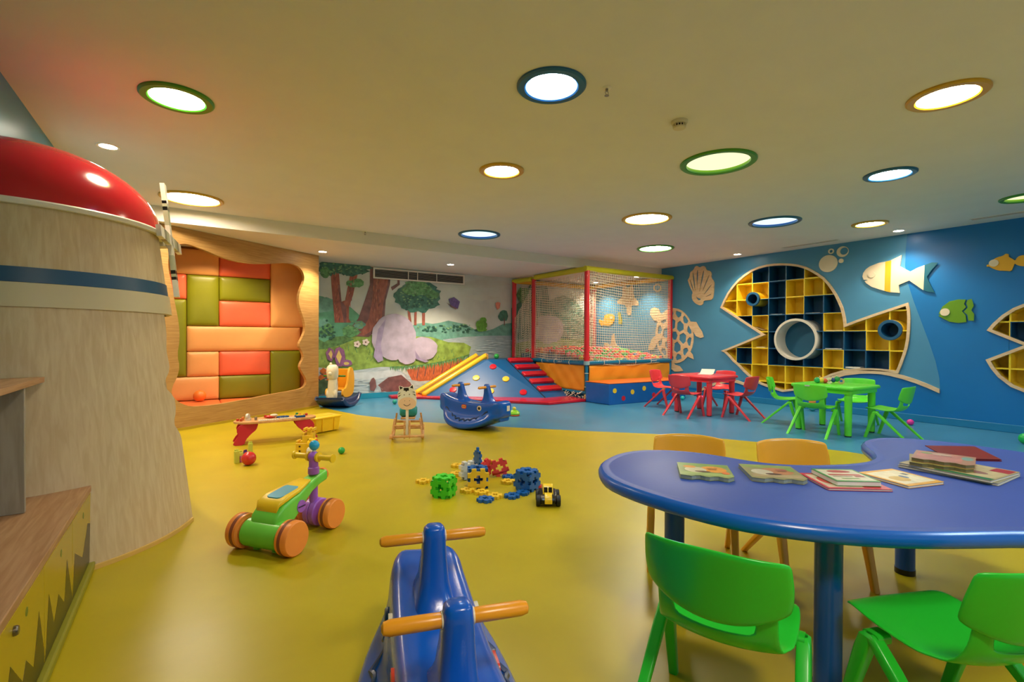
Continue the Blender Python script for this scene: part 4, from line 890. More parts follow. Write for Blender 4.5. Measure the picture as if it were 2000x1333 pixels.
# ================================================================== CHAIRS
def chair(name,m,label,group,loc,rot):
    """local frame: sitter looks towards +Y"""
    t=thing(name,label,'chair',loc,rot,group)
    NU=12
    prof=[(.195,.318,.158),(.185,.332,.172),(.15,.334,.180),(.08,.326,.184),(0,.318,.184),(-.07,.316,.180),(-.12,.322,.170),(-.155,.338,.160),(-.18,.362,.154),(-.193,.392,.152)]
    bm=B(); g=[]
    for y,z,wd in prof:
        r=[]
        for i in range(NU+1):
            u=-1+2*i/NU; k=(.016*u*u if y>-.13 else -.0*u); yy=y+(.035*u*u if y<-.10 else -.030*(u*u)*(1 if y>.14 else 0))
            r.append(bm.verts.new((u*wd,yy,z+k+(.012*u*u if z>.35 else 0))))
        g.append(r)
    for a,b in zip(g,g[1:]):
        for i in range(NU): bm.faces.new((a[i],a[i+1],b[i+1],b[i]))
    # side posts carrying the backrest
    top=g[-1]
    for ids in ((0,1,2),(NU-2,NU-1,NU)):
        up1=[bm.verts.new((top[i].co.x,top[i].co.y-.008,.44)) for i in ids]; up2=[bm.verts.new((v.co.x,v.co.y-.006,.49)) for v in up1]
        for r0,r1 in (([top[i] for i in ids],up1),(up1,up2)):
            for j in range(2): bm.faces.new((r0[j],r0[j+1],r1[j+1],r1[j]))
    obj('seat',bm,m,t,solid=.009,sub=1,ang=80)
    bm=B(); g=[]
    for j in range(7):
        v=j/6; r=[]
        for i in range(NU+1):
            u=-1+2*i/NU; wd=.188 - .012*abs(v-.45)
            zb=.412+.052*u*u if abs(u)<.99 else .468; zt=.618-.012*u*u
            z=zb+(zt-zb)*v; y=-.206-.040*v+.052*abs(u)**2.6
            r.append(bm.verts.new((u*wd,y,z)))
        g.append(r)
    for a,b in zip(g,g[1:]):
        for i in range(NU): bm.faces.new((a[i],a[i+1],b[i+1],b[i]))
    # rolled top lip
    obj('backrest',bm,m,t,solid=.011,sub=1,ang=80)
    for s in (-1,1):
        ap=Vector((s*.192,.055,.302))
        for foot,nm in ((Vector((s*.196,.150,0)),0),(Vector((s*.208,-.268,0)),1)):
            bm=B(); st=ap+Vector((0,.008 if nm==0 else -.010,0)); d=(foot-st)
            secs=[]
            for f,w1,w2 in ((-.03,.012,.010),(0,.020,.017),(.15,.022,.018),(.6,.018,.0155),(1,.0155,.014)):
                c=st+d*f; secs.append([Vector((c.x+a,c.y+b,c.z if f<1 else 0)) for a,b in rrect(2*w2,2*w1,.007,3)])
            loft(bm,secs); 
            if nm==0: loft(bm,[[Vector((s*x0,.055+a,.300+b)) for a,b in rrect(.05,.03,.01,3)] for x0 in (.15,.195)])
            obj('leg',bm,m,t)
    return t
def place(src,x,y,deg,label,group=None,z=0):
    return dup(src,src.name.split('.')[0],(x,y,z),math.radians(deg)-PI/2,label,group)
def crot(deg): return math.radians(deg)-PI/2
GG='green chairs around the lime table'; GR='red chairs around the red table'; GB='chairs around the blue table'
cg=chair('toddler_chair',CG,'foreground green plastic chair seen from behind, left of the front blue table leg',GB,(1.321,.831,0),crot(21.6))
place(cg,1.775,.45,68,'green plastic chair cut off by the lower right corner of the view',GB)
cl=chair('toddler_chair',CLG,'lime green plastic chair with its back to the camera at the lime table',GG,(6.32,2.83,0),crot(3))
place(cl,6.80,2.27,90,'lime green plastic chair at the right end of the lime table, facing left',GG)
place(cl,6.80,3.42,-70,'lime green plastic chair at the left end of the lime table, near the red chairs',GG)
place(cl,7.38,2.82,-170,'lime green plastic chair behind the lime table, facing the camera',GG)
cr=chair('toddler_chair',CR,'red plastic chair with its back to the camera, in front of the red table',GR,(6.17,4.56,0),crot(2))
place(cr,6.68,4.03,92,'red plastic chair at the right end of the red table',GR)
place(cr,6.62,5.30,-80,'red plastic chair at the left end of the red table beside the padded step box',GR)
place(cr,7.22,4.72,178,'red plastic chair behind the red table, facing the camera',GR)
co=chair('toddler_chair',CO,'left one of the two orange plastic chairs beyond the blue table',GB,(2.129,1.543,0),crot(math.degrees(-2.45)))
place(co,2.52,1.14,math.degrees(-2.188),'right orange chair of two, tucked into the curve of the blue table',GB)
# small label plate on the lime chair back
bm=B(); box(bm,(0,-.252,.598),(.055,.002,.016)); 
for c in COL.objects:
    if c.get('label','').startswith('lime green plastic chair with its back'): o=obj('label_plate',bm,mat('plate_grey','b8c0b0',.3),c); break

# ================================================================== TABLES
def square_table(label,m,loc,rot,size,feet):
    t=thing('square_table',label,'table',loc,rot); bm=B()
    prof=[(-.012,.545),(0,.552),(.004,.566),(0,.580),(-.010,.587)]; secs=[[(x,y,z) for x,y in rrect(size+2*e,size+2*e,.05+e,5)] for e,z in prof]
    loft(bm,secs); obj('table_top',bm,m,t,ang=60)
    bm=B(); s=size-.05; loft(bm,[[(x,y,z) for x,y in rrect(s,s,.04,5)] for z in (.50,.55)]); obj('apron',bm,m,t)
    for sx in (-1,1):
        for sy in (-1,1):
            c=(sx*.285,sy*.285); bm=B(); cyl(bm,(*c,.012),(*c,.52),.037,.041,24); l=obj('leg',bm,m,t)
            bm=B(); cyl(bm,(*c,0),(*c,.018),.034,n=24); obj('foot_cap',bm,feet,l)
    return t
square_table('red square plastic table with an open book on it',mat('table_red','dc3a46',.3,.04,3),(6.66,4.60,0),0,.72,M_BLK)
square_table('lime green square plastic table with a wooden caterpillar toy on it',CLG,(6.745,2.805,0),math.radians(-3),.72,M_BLK)
# open book on the red table
t=thing('open_book','open picture book lying on the red table','book',(6.75,4.62,.587),.4)
bm=B(); box(bm,(-.075,0,.006),(.15,.2,.012)); obj('left_pages',bm,MG[3],t,smooth=False); bm=B(); box(bm,(.07,0,.04),(.15,.2,.006),Matrix.Rotation(-.45,3,'Y')); obj('right_page',bm,MG[0],t,smooth=False)
# caterpillar toy
t=thing('caterpillar_toy','wooden caterpillar toy of coloured balls and rings on the lime table','toy',(6.72,2.86,.587),math.radians(-60))
for i,(c,r,nm,z) in enumerate((('1fa05a',.038,'ball',.038),('e8c83a',.036,'ball',.040),('d84a30',.03,'ball',.032),('e8d8b0',.038,'ring',.038),('1a3f7a',.03,'ball',.045),('1f8f4a',.034,'ball',.06),('c8a878',.036,'ring',.036))):
    x=-.125+i*.042; m=mat('bead_'+c,c,.35); bm=B()
    if nm=='ball': ball(bm,(x,0,z),r,seg=18)
    else: lathe(bm,[(r*.45,-.016),(r,-.016),(r,.016),(r*.45,.016),(r*.45,-.016)],(x,0,z),(0,1,0),28,caps=False)
    p=obj('bead' if nm=='ball' else 'wheel',bm,m,t)
for x,z in ((-.1,.085),(.04,.09),(.08,.1)):
    bm=B(); cyl(bm,(x,0,z-.03),(x,0,z),.003,n=8); ball(bm,(x,0,z),.007,seg=10); obj('feeler',bm,M_OFF,t)

# kidney-shaped blue table
kid=[(1.455,1.50),(1.528,1.585),(1.629,1.645),(1.761,1.687),(1.883,1.681),(1.984,1.629),(2.058,1.556),(2.108,1.471),(2.137,1.37),(2.158,1.27),(2.190,1.186),(2.245,1.12),(2.32,1.062),(2.407,1.015),(2.51,.972),(2.615,.951),(2.717,.958),(2.815,.998),(2.90,1.05),(2.985,1.105),(3.085,1.147),(3.19,1.160),(3.298,1.142),(3.388,1.085),(3.455,.996),(3.492,.882),(3.507,.754),(3.505,.60),(3.46,.42),(3.36,.26),(3.20,.13),(3.0,.05),(2.78,.02),(2.56,.05),(2.36,.12),(2.18,.24),(2.041,.344),(1.925,.412),(1.814,.48),(1.717,.551),(1.631,.628),(1.555,.713),(1.50,.79),(1.45,.88),(1.415,.987),(1.39,1.134),(1.385,1.29),(1.405,1.41)]
KS=[(p.x,p.y) for p in smooth2([Vector((*p,0)) for p in kid],1)]
cx=sum(p[0] for p in KS)/len(KS); cy=sum(p[1] for p in KS)/len(KS); KL=[(x-cx,y-cy) for x,y in KS]
t=thing('kidney_table','large curved blue kidney-shaped table with round legs, covered in picture books','table',(cx,cy,0)); blue_table=t
bm=B(); secs=[]
for e,z in ((.012,.533),(.002,.538),(-.004,.550),(-.004,.566),(.002,.578),(.012,.585)): secs.append([(p[0],p[1],z) for p in inset(KL,e)])
bridge(bm,[[bm.verts.new(p) for p in s] for s in secs],0,False,False); flat(bm,secs[0]); bmesh.ops.remove_doubles(bm,verts=bm.verts[:],dist=1e-5); obj('edge_band',bm,M_TRIMB,t,ang=70)
bm=B(); i1=inset(KL,.012); i2=inset(KL,.034); i3=inset(KL,.040); i4=inset(KL,.046)
bridge(bm,[[bm.verts.new((p[0],p[1],z)) for p in l] for l,z in ((i1,.585),(i2,.5868),(i3,.5845),(i4,.5862))],0,False,False); flat(bm,[(p[0],p[1],.5862) for p in i4]); bmesh.ops.remove_doubles(bm,verts=bm.verts[:],dist=1e-5); obj('table_top',bm,M_TBLUE,t,ang=60)
for x,y in ((1.735,.735),(1.70,1.31),(2.93,.90),(3.25,.45),(2.5,.25)):
    bm=B(); cyl(bm,(x,y,.02),(x,y,.54),.040,n=32); l=obj('leg',bm,M_TLEG,t,world=True)
    bm=B(); cyl(bm,(x,y,0),(x,y,.026),.042,n=32); f=obj('foot_cap',bm,M_BLK,t,world=True); f.parent=l

# ------------------------------------------------------------------ books on the blue table
TZ=.5868
def book(lb,c,ang,w_,d_,h_,covers,z=TZ,scallop=False,print_=(),pages='e2dccb',tilt=None,round_=.004):
    t=thing('picture_book',lb,'book',(c[0],c[1],z),math.radians(ang),'picture books on the blue table')
    if scallop:
        P=[(-w_/2,-d_/2),(-w_/2,d_/2),(w_/2,d_/2),(w_/2,-d_/2+.02)]
        for i in range(1,6): 
            x=w_/2-w_*i/6; P+=[(x+w_/24,-d_/2-(.012 if i%2 else -.004)),(x-w_/24,-d_/2-(.008 if i%2 else .0))]
    else: P=rrect(w_,d_,round_,2)
    bm=B(); prism(bm,[[(x,y,0.0008) for x,y in [(a*.985,b*.985) for a,b in P]]],(0,0,h_-.0016)); obj('pages',bm,mat('paper_'+pages,pages,.7),t,smooth=False)
    for z0 in (0,h_-.0014):
        bm=B(); prism(bm,[[(x,y,z0) for x,y in P]],(0,0,.0014)); co_=obj('cover',bm,mat('cover_'+covers,covers,.3,.08,20),t,smooth=False)
    bm=B(); mm=[]
    for k,(pts,col) in enumerate(print_):
        m=mat('ink_'+col,col,.32,.15,30)
        if m not in mm: mm.append(m)
        flat(bm,[(x*w_/2,y*d_/2,h_+.0002+.00012*k) for x,y in pts],mm.index(m))
    if print_: o=obj('cover_print',bm,mm,t,smooth=False,flip=False)
    else: bm.free()
    return t
def el(cx_,cy_,rx,ry,n=16): return [(cx_+rx*math.cos(2*PI*i/n),cy_+ry*math.sin(2*PI*i/n)) for i in range(n)]
def rc(x0,y0,x1,y1): return [(x0,y0),(x1,y0),(x1,y1),(x0,y1)]
bp1=[(rc(-.95,.55,.95,.95),'7fa04a'),(rc(-.95,-.9,.95,-.5),'9db060'),(el(.35,.1,.5,.5),'e0922a'),(el(-.35,-.1,.42,.45),'cfc49a'),(el(-.55,.35,.25,.2),'e0922a'),(el(-.1,-.35,.3,.12),'5a3a22'),(el(.75,-.4,.15,.2),'d8702a'),(rc(.1,.18,.5,.24),'7a3a1a'),(rc(.15,.0,.45,.06),'7a3a1a')]
bp2=[(rc(-.95,.5,.95,.95),'8aa058'),(rc(-.9,-.85,.9,-.4),'b09a70'),(el(.2,.05,.6,.5),'b87a50'),(el(-.4,-.15,.4,.4),'c9bfa0'),(el(-.05,-.4,.3,.12),'5a3a30'),(rc(.2,.2,.6,.27),'8a2a5a'),(rc(.22,.02,.55,.09),'6a3a2a'),(el(.75,.35,.14,.3),'7aa050')]
def quadfit(pts):
    """centre, angle and size from 4 measured corners (far-left, far-right, near-right, near-left)"""
    a,b,c,d=[Vector(p) for p in pts]; m=(a+b+c+d)/4; u=((b-a)+(c-d))/2; v=((a-d)+(b-c))/2
    return (m.x,m.y),math.degrees(math.atan2(u.y,u.x)),u.length,v.length
def qb(lb,px,*a,z=TZ,zm=None,**k):
    P=[hit(x,y,'z',zm or z)[:2] for x,y in px]; c,an,w_,d_=quadfit(P); return book(lb,c,an,w_,d_,*a,z=z,**k)
qb('leftmost board book on the blue table with an orange animal picture and scalloped edge',[(1326,905),(1426,911),(1430,936),(1324,927)],.016,'8a9a5a',scallop=True,print_=bp1,pages='8f9a92',zm=.60)
qb('second board book from the left on the blue table with a brown animal picture',[(1447,908),(1553,913),(1571,940),(1463,933)],.016,'96905f',scallop=True,print_=bp2,pages='8f9a92',zm=.60)
qb('thin red picture book lying under the small green book',[(1566,924),(1690,928),(1727,956),(1611,955)],.008,'c8283a',print_=[(rc(-.9,-.85,.2,.8),'d8c0a0'),(el(-.5,0,.3,.5),'c83a30')],zm=.594)
gb=qb('small green-edged book lying on top of the red picture book',[(1588,916),(1668,919),(1718,942),(1629,942)],.018,'3f8f3a',z=TZ+.0092,zm=.612,pages='e8e2d8',print_=[(rc(-.88,-.85,.88,.85),'d8cfae'),(el(.05,.55,.55,.22),'a82a22'),(rc(-.75,-.1,.75,.12),'b8402a'),(rc(-.7,-.3,.2,-.2),'7a6a4a'),(rc(.3,-.35,.75,-.15),'9a3a2a'),(rc(-.5,-.65,.3,-.5),'7fa04a')])
qb('yellow picture book with a pale cover, right of the green and red books',[(1679,921),(1745,917),(1841,940),(1772,952)],.010,'e8a81e',zm=.597,print_=[(rc(-.85,-.8,.85,.8),'e6d9b0'),(el(-.3,-.2,.4,.35),'d8b050'),(el(.15,-.05,.12,.2),'3a6a90'),(rc(.5,.1,.7,.35),'5a5040')])
# the pile on the right
qb('large magazine at the bottom of the pile of books on the blue table',[(1790,893),(1985,922),(1960,950),(1768,908)],.010,'a09a80',zm=.597,print_=[(rc(-.9,-.9,.9,.9),'b8a880')])
qb('large picture book with red corner and green foot, second from the bottom of the pile',[(1778,900),(1990,915),(1935,941),(1770,903)][:0] or [(1800,890),(1993,921),(1936,942),(1772,905)],.010,'b0a070',z=TZ+.0104,zm=.607,print_=[(rc(-.95,-.95,.95,.95),'c8b482'),(rc(.55,.35,.95,.92),'b02830'),(rc(-.2,-.98,.98,-.72),'1f6a3a'),(el(.35,-.2,.35,.22),'9a6a5a'),(el(.0,.4,.25,.15),'4a4a48'),(el(-.2,.1,.3,.08),'6a3a30')])
qb('pink and green board book in the middle of the pile, under the top one',[(1776,888),(1905,902),(1893,919),(1776,902)],.014,'9a8a40',z=TZ+.0208,zm=.62,scallop=True,pages='6f6a48',print_=[(el(0,0,.6,.5),'b0885a')])
qb('topmost pink board book on the pile at the right of the blue table',[(1800,879),(1912,893),(1898,908),(1769,890)],.014,'b08060',z=TZ+.0352,zm=.64,scallop=True,pages='6f6a48',print_=[(rc(-.9,-.8,.6,.8),'c07a66'),(el(.75,.3,.2,.4),'7a9a88'),(el(-.1,.5,.35,.2),'c8a888'),(rc(-.1,.25,.25,.35),'6a3a3a'),(el(-.6,.5,.2,.2),'8f9a50')])
# half-open dark red book standing behind the pile
p=hit(1878,889,'z',TZ+.01); t=thing('picture_book','dark red book lying half open behind the pile on the blue table','book',(p.x,p.y,TZ),math.radians(-38),'picture books on the blue table')
bm=B(); box(bm,(0,0,.002),(.23,.15,.004)); box(bm,(0,-.002,.022),(.23,.145,.003),Matrix.Rotation(.20,3,'X')); obj('cover',bm,mat('cover_darkred','7a1814',.35,.1,20),t,smooth=False)
bm=B(); box(bm,(0,.0,.007),(.222,.14,.006)); obj('pages',bm,mat('paper_dark','5a4a34',.7),t,smooth=False)

# ================================================================== WHALE TEETER-TOTTERS
def whale(label,loc,rot,deco=True):
    """local frame: nose towards +X, resting on its curved belly"""
    t=thing('whale_rocker',label,'rocking toy',loc,rot)
    st=[(-.505,.235,.385,.055,.06),(-.49,.20,.41,.085,.09),(-.43,.185,.415,.105,.12),(-.37,.175,.40,.115,.135),(-.34,.10,.39,.12,.175),(-.27,.042,.37,.122,.215),(-.18,.012,.352,.12,.235),(-.08,0,.34,.12,.242),(.03,.0,.332,.12,.242),(.14,.018,.332,.12,.235),(.24,.05,.340,.118,.215),(.32,.092,.352,.115,.185),(.375,.13,.365,.112,.15),(.40,.15,.375,.112,.125),(.455,.155,.38,.105,.11),(.495,.18,.37,.09,.092),(.51,.22,.34,.06,.06)]
    def half_profile(zb,zt,wt,wb):
        zm=zb+(zt-zb)*.48; return [(wb*.80,zb),(wb*.97,zb+.012),(wb,zb+.04),(wb*.93,zb+(zm-zb)*.62),(wt*1.10,zm),(wt*1.06,zm+(zt-zm)*.5),(wt,zt-.03),(wt*.9,zt-.008),(wt*.7,zt),(wt*.35,zt-.006)]
    def flank(x,z):
        for a,b in zip(st,st[1:]):
            if a[0]<=x<=b[0]:
                f=(x-a[0])/(b[0]-a[0]); q=[u+(v-u)*f for u,v in zip(a[1:],b[1:])]; break
        L=half_profile(*q)
        for (y0,z0),(y1,z1) in zip(L,L[1:]):
            if z0<=z<=z1: return y0+(y1-y0)*(z-z0)/max(1e-6,z1-z0)
        return L[3][0]
    bm=B(); secs=[]
    for x,zb,zt,wt,wb in st:
        L=half_profile(zb,zt,wt,wb)
        secs.append([(x,y,z) for y,z in L]+[(x,-y,z) for y,z in reversed(L)])
    loft(bm,secs); obj('body',bm,M_WHALE,t,sub=1,ang=80)
    # raised wavy water line on both flanks
    for s in (-1,1):
        bm=B(); pts=[]
        for i in range(57):
            x=-.33+.66*i/56; f=(x+.0)/.36; zb=.012+.16*abs(f)**2.2; z=zb+.100+.016*abs(math.sin(i*.5)); pts.append((x,s*(flank(x,z)+.001),z))
        tube(bm,pts,.011,8); obj('wave_line',bm,M_WHALED,t)
    # lower jaw and tail block
    bm=B(); loft(bm,[[(x,y,z) for y,z in [(a*1.,b) for a,b in rrect(.17,.09,.03,4)]] for x in (.36,.46)] and [[(x,a,.165+b) for a,b in rrect(.17,.075,.03,4)] for x in (.36,.475)]); obj('jaw',bm,M_WHALE,t,bevel=.01,seg=3)
    # handle posts
    for x0 in (-.18,.24):
        bm=B(); secs=[]
        for f,lx,wy_ in ((0,.24,.115),(.12,.17,.10),(.3,.12,.082),(.6,.085,.07),(.85,.066,.064),(.96,.058,.058),(1.,.04,.042)):
            z=.325+(.565-.325)*f; cx0=x0-.035*(f if x0>0 else f); secs.append([(cx0+a,b,z) for a,b in rrect(lx,wy_,min(lx,wy_)*.35,4)])
        loft(bm,secs); obj('handle_post',bm,M_WHALE,t,ang=60)
        for s in (-1,1):
            bm=B(); zc=.527; xc=x0-.03; lathe(bm,[(.0135,.018),(.0155,.022),(.0165,.06),(.0165,.135),(.013,.148),(.006,.152)],(xc,0,zc),(0,s,0),24); hh=obj('handle',bm,M_HAND,t)
            bm=B(); cyl(bm,(xc,s*.024,zc),(xc,s*.034,zc),.018,n=20); obj('collar',bm,M_OFF,t)
    for s in (-1,1):
        ye=flank(.20,.275)-.004; yb=flank(-.04,.275)-.004; bm=B(); cyl(bm,(.20,s*(ye-.01),.275),(.20,s*(ye+.008),.275),.032,n=28); e=obj('eye',bm,M_OFF,t)
        bm=B(); cyl(bm,(.20,s*ye,.275),(.20,s*(ye+.0095),.275),.018,n=24); obj('pupil',bm,M_BLK,e)
        bm=B(); loft(bm,[[(-.04+a,s*yy,.275+b) for a,b in rrect(.075,.05,.018,4)] for yy in (yb-.01,yb+.007)]); e=obj('badge',bm,mat('badge_red','d03a22',.3),t)
        bm=B(); loft(bm,[[(-.04+a,s*yy,.275+b) for a,b in rrect(.058,.034,.012,4)] for yy in (yb,yb+.0085)]); e2=obj('badge_field',bm,mat('badge_orange','e8a060',.3),e)
        for dx in (-.012,.014): 
            bm=B(); box(bm,(-.04+dx,s*(yb+.0087),.275),(.016,.0015,.008)); obj('badge_mark',bm,M_BLK,e)
    return t
a=whale('blue whale-shaped rocking toy with orange handles in front of the climbing ramp',(3.03,5.42,0),(0,0,math.radians(-72)))
bm=B(); box(bm,(.510,.02,.29),(.003,.05,.065)); obj('white_sticker',bm,MG[0],a,smooth=False)
b_=whale('large blue whale-shaped rocking toy with orange handles, seen from above in the foreground',(.566,1.172,0),(0,0,math.radians(72)))
a.scale=b_.scale=(1.08,1.08,1.0)

# ================================================================== TOYS
G_=mat('toy_green','74d64a',.3,.03,4); Y_=mat('toy_yellow','fbcf24',.3,.03,4); OR_=mat('toy_orange','fa9440',.35,.03,4); BR_=mat('toy_tyre_brown','8f4a32',.5,.05,4); PU_=mat('toy_purple','a862d4',.3,.03,4); SKY=mat('toy_sky_blue','2aa8dc',.25,.03,4); SEATB=mat('toy_seat_blue','4fa8c0',.35,.03,4)
t=thing('ride_on_toy','green, yellow and purple ride-on toy with orange wheels and yellow handlebar','ride-on toy',(.49,2.99,0),math.radians(38)); t.scale=(.91,.91,.93)
for x,w0,r,ys in ((-.20,.05,.098,(-.155,.155)),(.215,.045,.093,(-.10,.10))):
    for y in ys:
        s=1 if y>0 else -1; bm=B(); lathe(bm,[(r*.55,-.005),(r*.80,-.004),(r*.82,.0),(r*.99,.001),(r*.99,w0*.35),(r*.985,w0*.36)],(x,y-s*.01,r),(0,s,0),40); w_=obj('wheel',bm,OR_,t)
        bm=B(); lathe(bm,[(r,0),(r*1.005,.002),(r*1.005,.02),(r,.022)],(x,y-s*.01+s*w0*.36,r),(0,s,0),40); obj('tyre',bm,BR_,w_)
        bm=B(); lathe(bm,[(r,.0),(r,.026),(r*.93,.036),(r*.3,.038),(.002,.036)],(x,y-s*.01+s*(w0*.36+.022),r),(0,s,0),40); obj('hub_face',bm,OR_,w_)
bm=B(); cyl(bm,(-.20,-.13,.098),(-.20,.13,.098),.080,n=32); obj('rear_axle_drum',bm,G_,t,bevel=.006)
bm=B(); secs=[]
for x,zb,zt,w_ in ((-.235,.10,.165,.085),(-.22,.09,.215,.095),(-.17,.10,.255,.10),(-.10,.13,.275,.095),(-.03,.17,.285,.085),(.05,.21,.305,.065),(.13,.25,.325,.05),(.21,.275,.345,.045),(.27,.285,.355,.043)):
    secs.append([(x,a,(zb+zt)/2+b) for a,b in rrect(2*w_,zt-zb,min(.02,(zt-zb)*.3),4)])
loft(bm,secs); obj('body_frame',bm,G_,t,ang=50)
bm=B(); secs=[]
for x,z,w_,h_ in ((-.205,.235,.075,.03),(-.19,.268,.085,.03),(-.12,.288,.09,.028),(-.02,.302,.08,.026),(.06,.318,.06,.022),(.11,.326,.045,.016)):
    secs.append([(x,a,z+b) for a,b in rrect(2*w_,h_,h_*.4,4)])
loft(bm,secs); obj('seat',bm,Y_,t,ang=60)
bm=B(); prism(bm,[[(x,y,.300+(x+.09)*.13) for x,y in rrect(.17,.11,.03,5,cx=-.075)]],(0,0,.007)); obj('seat_pad',bm,SEATB,t,bevel=.002)
for s in (-1,1):
    bm=B(); cyl(bm,(-.02,s*.078,.21),(-.02,s*.092,.21),.036,n=32); d=obj('side_disc',bm,PU_,t)
    bm=B(); box(bm,(-.02,s*.0935,.21),(.058,.002,.007)); obj('disc_slot',bm,mat('dark_slot','3a2050',.4),d)
    bm=B(); loft(bm,[[(-.20+a,s*.07+b,z) for a,b in rrect(.035,.04,.008,3)] for z in (.004,.05)]); obj('stop_foot',bm,G_,t)
bm=B(); cyl(bm,(.268,0,.322),(.292,0,.325),.040,n=28); obj('nose_cap',bm,OR_,t,bevel=.004)
bm=B(); lathe(bm,[(.034,.345),(.036,.35),(.036,.385),(.030,.39),(.030,.44)],(.19,0,0),(0,0,1),28); obj('steering_column',bm,PU_,t)
bm=B(); ball(bm,(.19,0,.455),.036,seg=24); obj('column_head',bm,PU_,t)
bm=B(); lathe(bm,[(.027,.15),(.027,.28)],(.19,0,0),(0,0,1),28)
for s in (-1,1): lathe(bm,[(.085,0),(.088,.004),(.088,.036),(.08,.042)],(.215,s*.002+ (0 if s>0 else 0),.093),(0,s,0),36)
obj('front_fork',bm,PU_,t)
for s in (-1,1):
    bm=B(); lathe(bm,[(.014,.03),(.031,.031),(.031,.045),(.020,.047),(.018,.055),(.018,.145),(.027,.148),(.027,.156),(.012,.157)],(.19,0,.455),(0,s,0),28); obj('handlebar',bm,Y_,t)
bm=B(); cyl(bm,(.19,0,.48),(.20,0,.50),.012,n=16); obj('ball_stem',bm,M_WHITE,t)
bm=B(); ball(bm,(.196,0,.528),.033,seg=24); obj('spinner_ball',bm,SKY,t)

# activity table
t=thing('activity_table','low wooden activity table with toys on top and curved red legs','toy table',(.80,5.90,0),math.radians(-3))
W_ACT=wood('activity_wood','c08a50','d8a468',.4,(4,4,4),4)
bm=B(); P=[( .41*math.copysign(abs(math.cos(a))**.7,math.cos(a)), .15*math.copysign(abs(math.sin(a))**.8,math.sin(a))*(1+.08*math.cos(3*a))) for a in [2*PI*i/48 for i in range(48)]]; prism(bm,[[(x,y,.222) for x,y in P]],(0,0,.022)); obj('table_top',bm,W_ACT,t,bevel=.004)
MRL=mat('activity_red','c01f38',.35,.04,3)
for s in (-1,1):
    for yy in (-.11,.09):
        out=[(s*.18,.221),(s*.335,.221),(s*.37,.19),(s*.385,.15),(s*.36,.10),(s*.40,.05),(s*.42,0),(s*.31,0),(s*.30,.05),(s*.25,.11),(s*.20,.15),(s*.185,.19)]
        if s>0: out=out[::-1]
        bm=B(); prism(bm,[[(p.x,yy,p.y) for p in smooth2([Vector((x,z,0)) for x,z in out],1)]],(0,.02,0)); obj('leg',bm,MRL,t,bevel=.002)
bm=B(); 
for i in range(9): box(bm,(-.17+.022*i,-.11,.249),(.019,.05,.012)); 
for i in range(8): box(bm,(.04+.020*i*0+.02*i-.0,-.095,.25),(.017,.05,.012))
obj('piano_keys',bm,M_OFF,t,bevel=.002)
bm=B(); cyl(bm,(-.27,.0,.244),(-.27,.0,.27),.03,n=24); cyl(bm,(-.285,0,.285),(-.265,-.01,.285),.032,n=24); obj('drum',bm,mat('drum_white','d8cfc0',.4),t)
bm=B(); ball(bm,(-.05,.04,.262),.035,sc=(1.6,1,.5)); obj('red_car',bm,mat('act_red','c8281e',.3),t)
bm=B(); ball(bm,(-.02,.03,.275),.026,sc=(1.6,1,.6)); obj('white_car',bm,M_OFF,t)
bm=B(); tube(bm,[(.07+.06*math.cos(a),.03+.04*math.sin(a),.252) for a in [2*PI*i/20 for i in range(20)]],.007,6,closed=True); obj('blue_track',bm,mat('act_blue','1f4f8a',.3),t)
bm=B(); box(bm,(.235,-.06,.256),(.11,.05,.024)); x_=obj('xylophone',bm,mat('act_blue','1f4f8a',.3),t,bevel=.004)
bm=B(); box(bm,(.235,-.062,.27),(.07,.036,.008)); obj('xylophone_bars',bm,Y_,x_,bevel=.002)
for i,(x,y,c) in enumerate(((-.37,.0,'c8402a'),(-.34,-.04,'b8502a'),(-.32,.02,'d87a3a'),(.25,.05,'c83a2a'),(.29,.04,'e0b830'),(.22,.07,'3a8a4a'),(.32,.06,'c83a2a'),(-.10,.10,'b83a20'),(-.2,-.03,'8a7a60'))):
    bm=B(); cyl(bm,(x,y,.244),(x,y,.268+.006*(i%3)),.014,n=14); obj('peg',bm,mat('peg_'+c,c,.35),t,bevel=.003)

# yellow storage bin
t=thing('storage_bin','yellow plastic storage bin with a lid beside the activity table','storage bin',(1.35,6.20,0),math.radians(22))
bm=B(); loft(bm,[[(x,y,z) for x,y in rrect(.36-.03*(1-z/.17),.26-.03*(1-z/.17),.025,4)] for z in (.01,.17)]); obj('tub',bm,Y_,t)
bm=B(); loft(bm,[[(x,y,z) for x,y in rrect(a,b,.02,4)] for a,b,z in ((.36,.26,.168),(.385,.285,.17),(.385,.285,.182),(.35,.25,.190))]); l=obj('lid',bm,Y_,t,ang=50)
bm=B(); loft(bm,[[(x,y,z) for x,y in rrect(.22,.13,.02,4)] for z in (.189,.194)]); obj('lid_panel',bm,Y_,l)
for x in (-.08,.08):
    bm=B(); box(bm,(x,-.131,.09),(.010,.012,.15)); obj('rib',bm,Y_,t)
for sx in (-.14,.14):
    for sy in (-.09,.09): bm=B(); cyl(bm,(sx,sy,0),(sx,sy,.012),.014,n=12); obj('caster',bm,Y_,t)

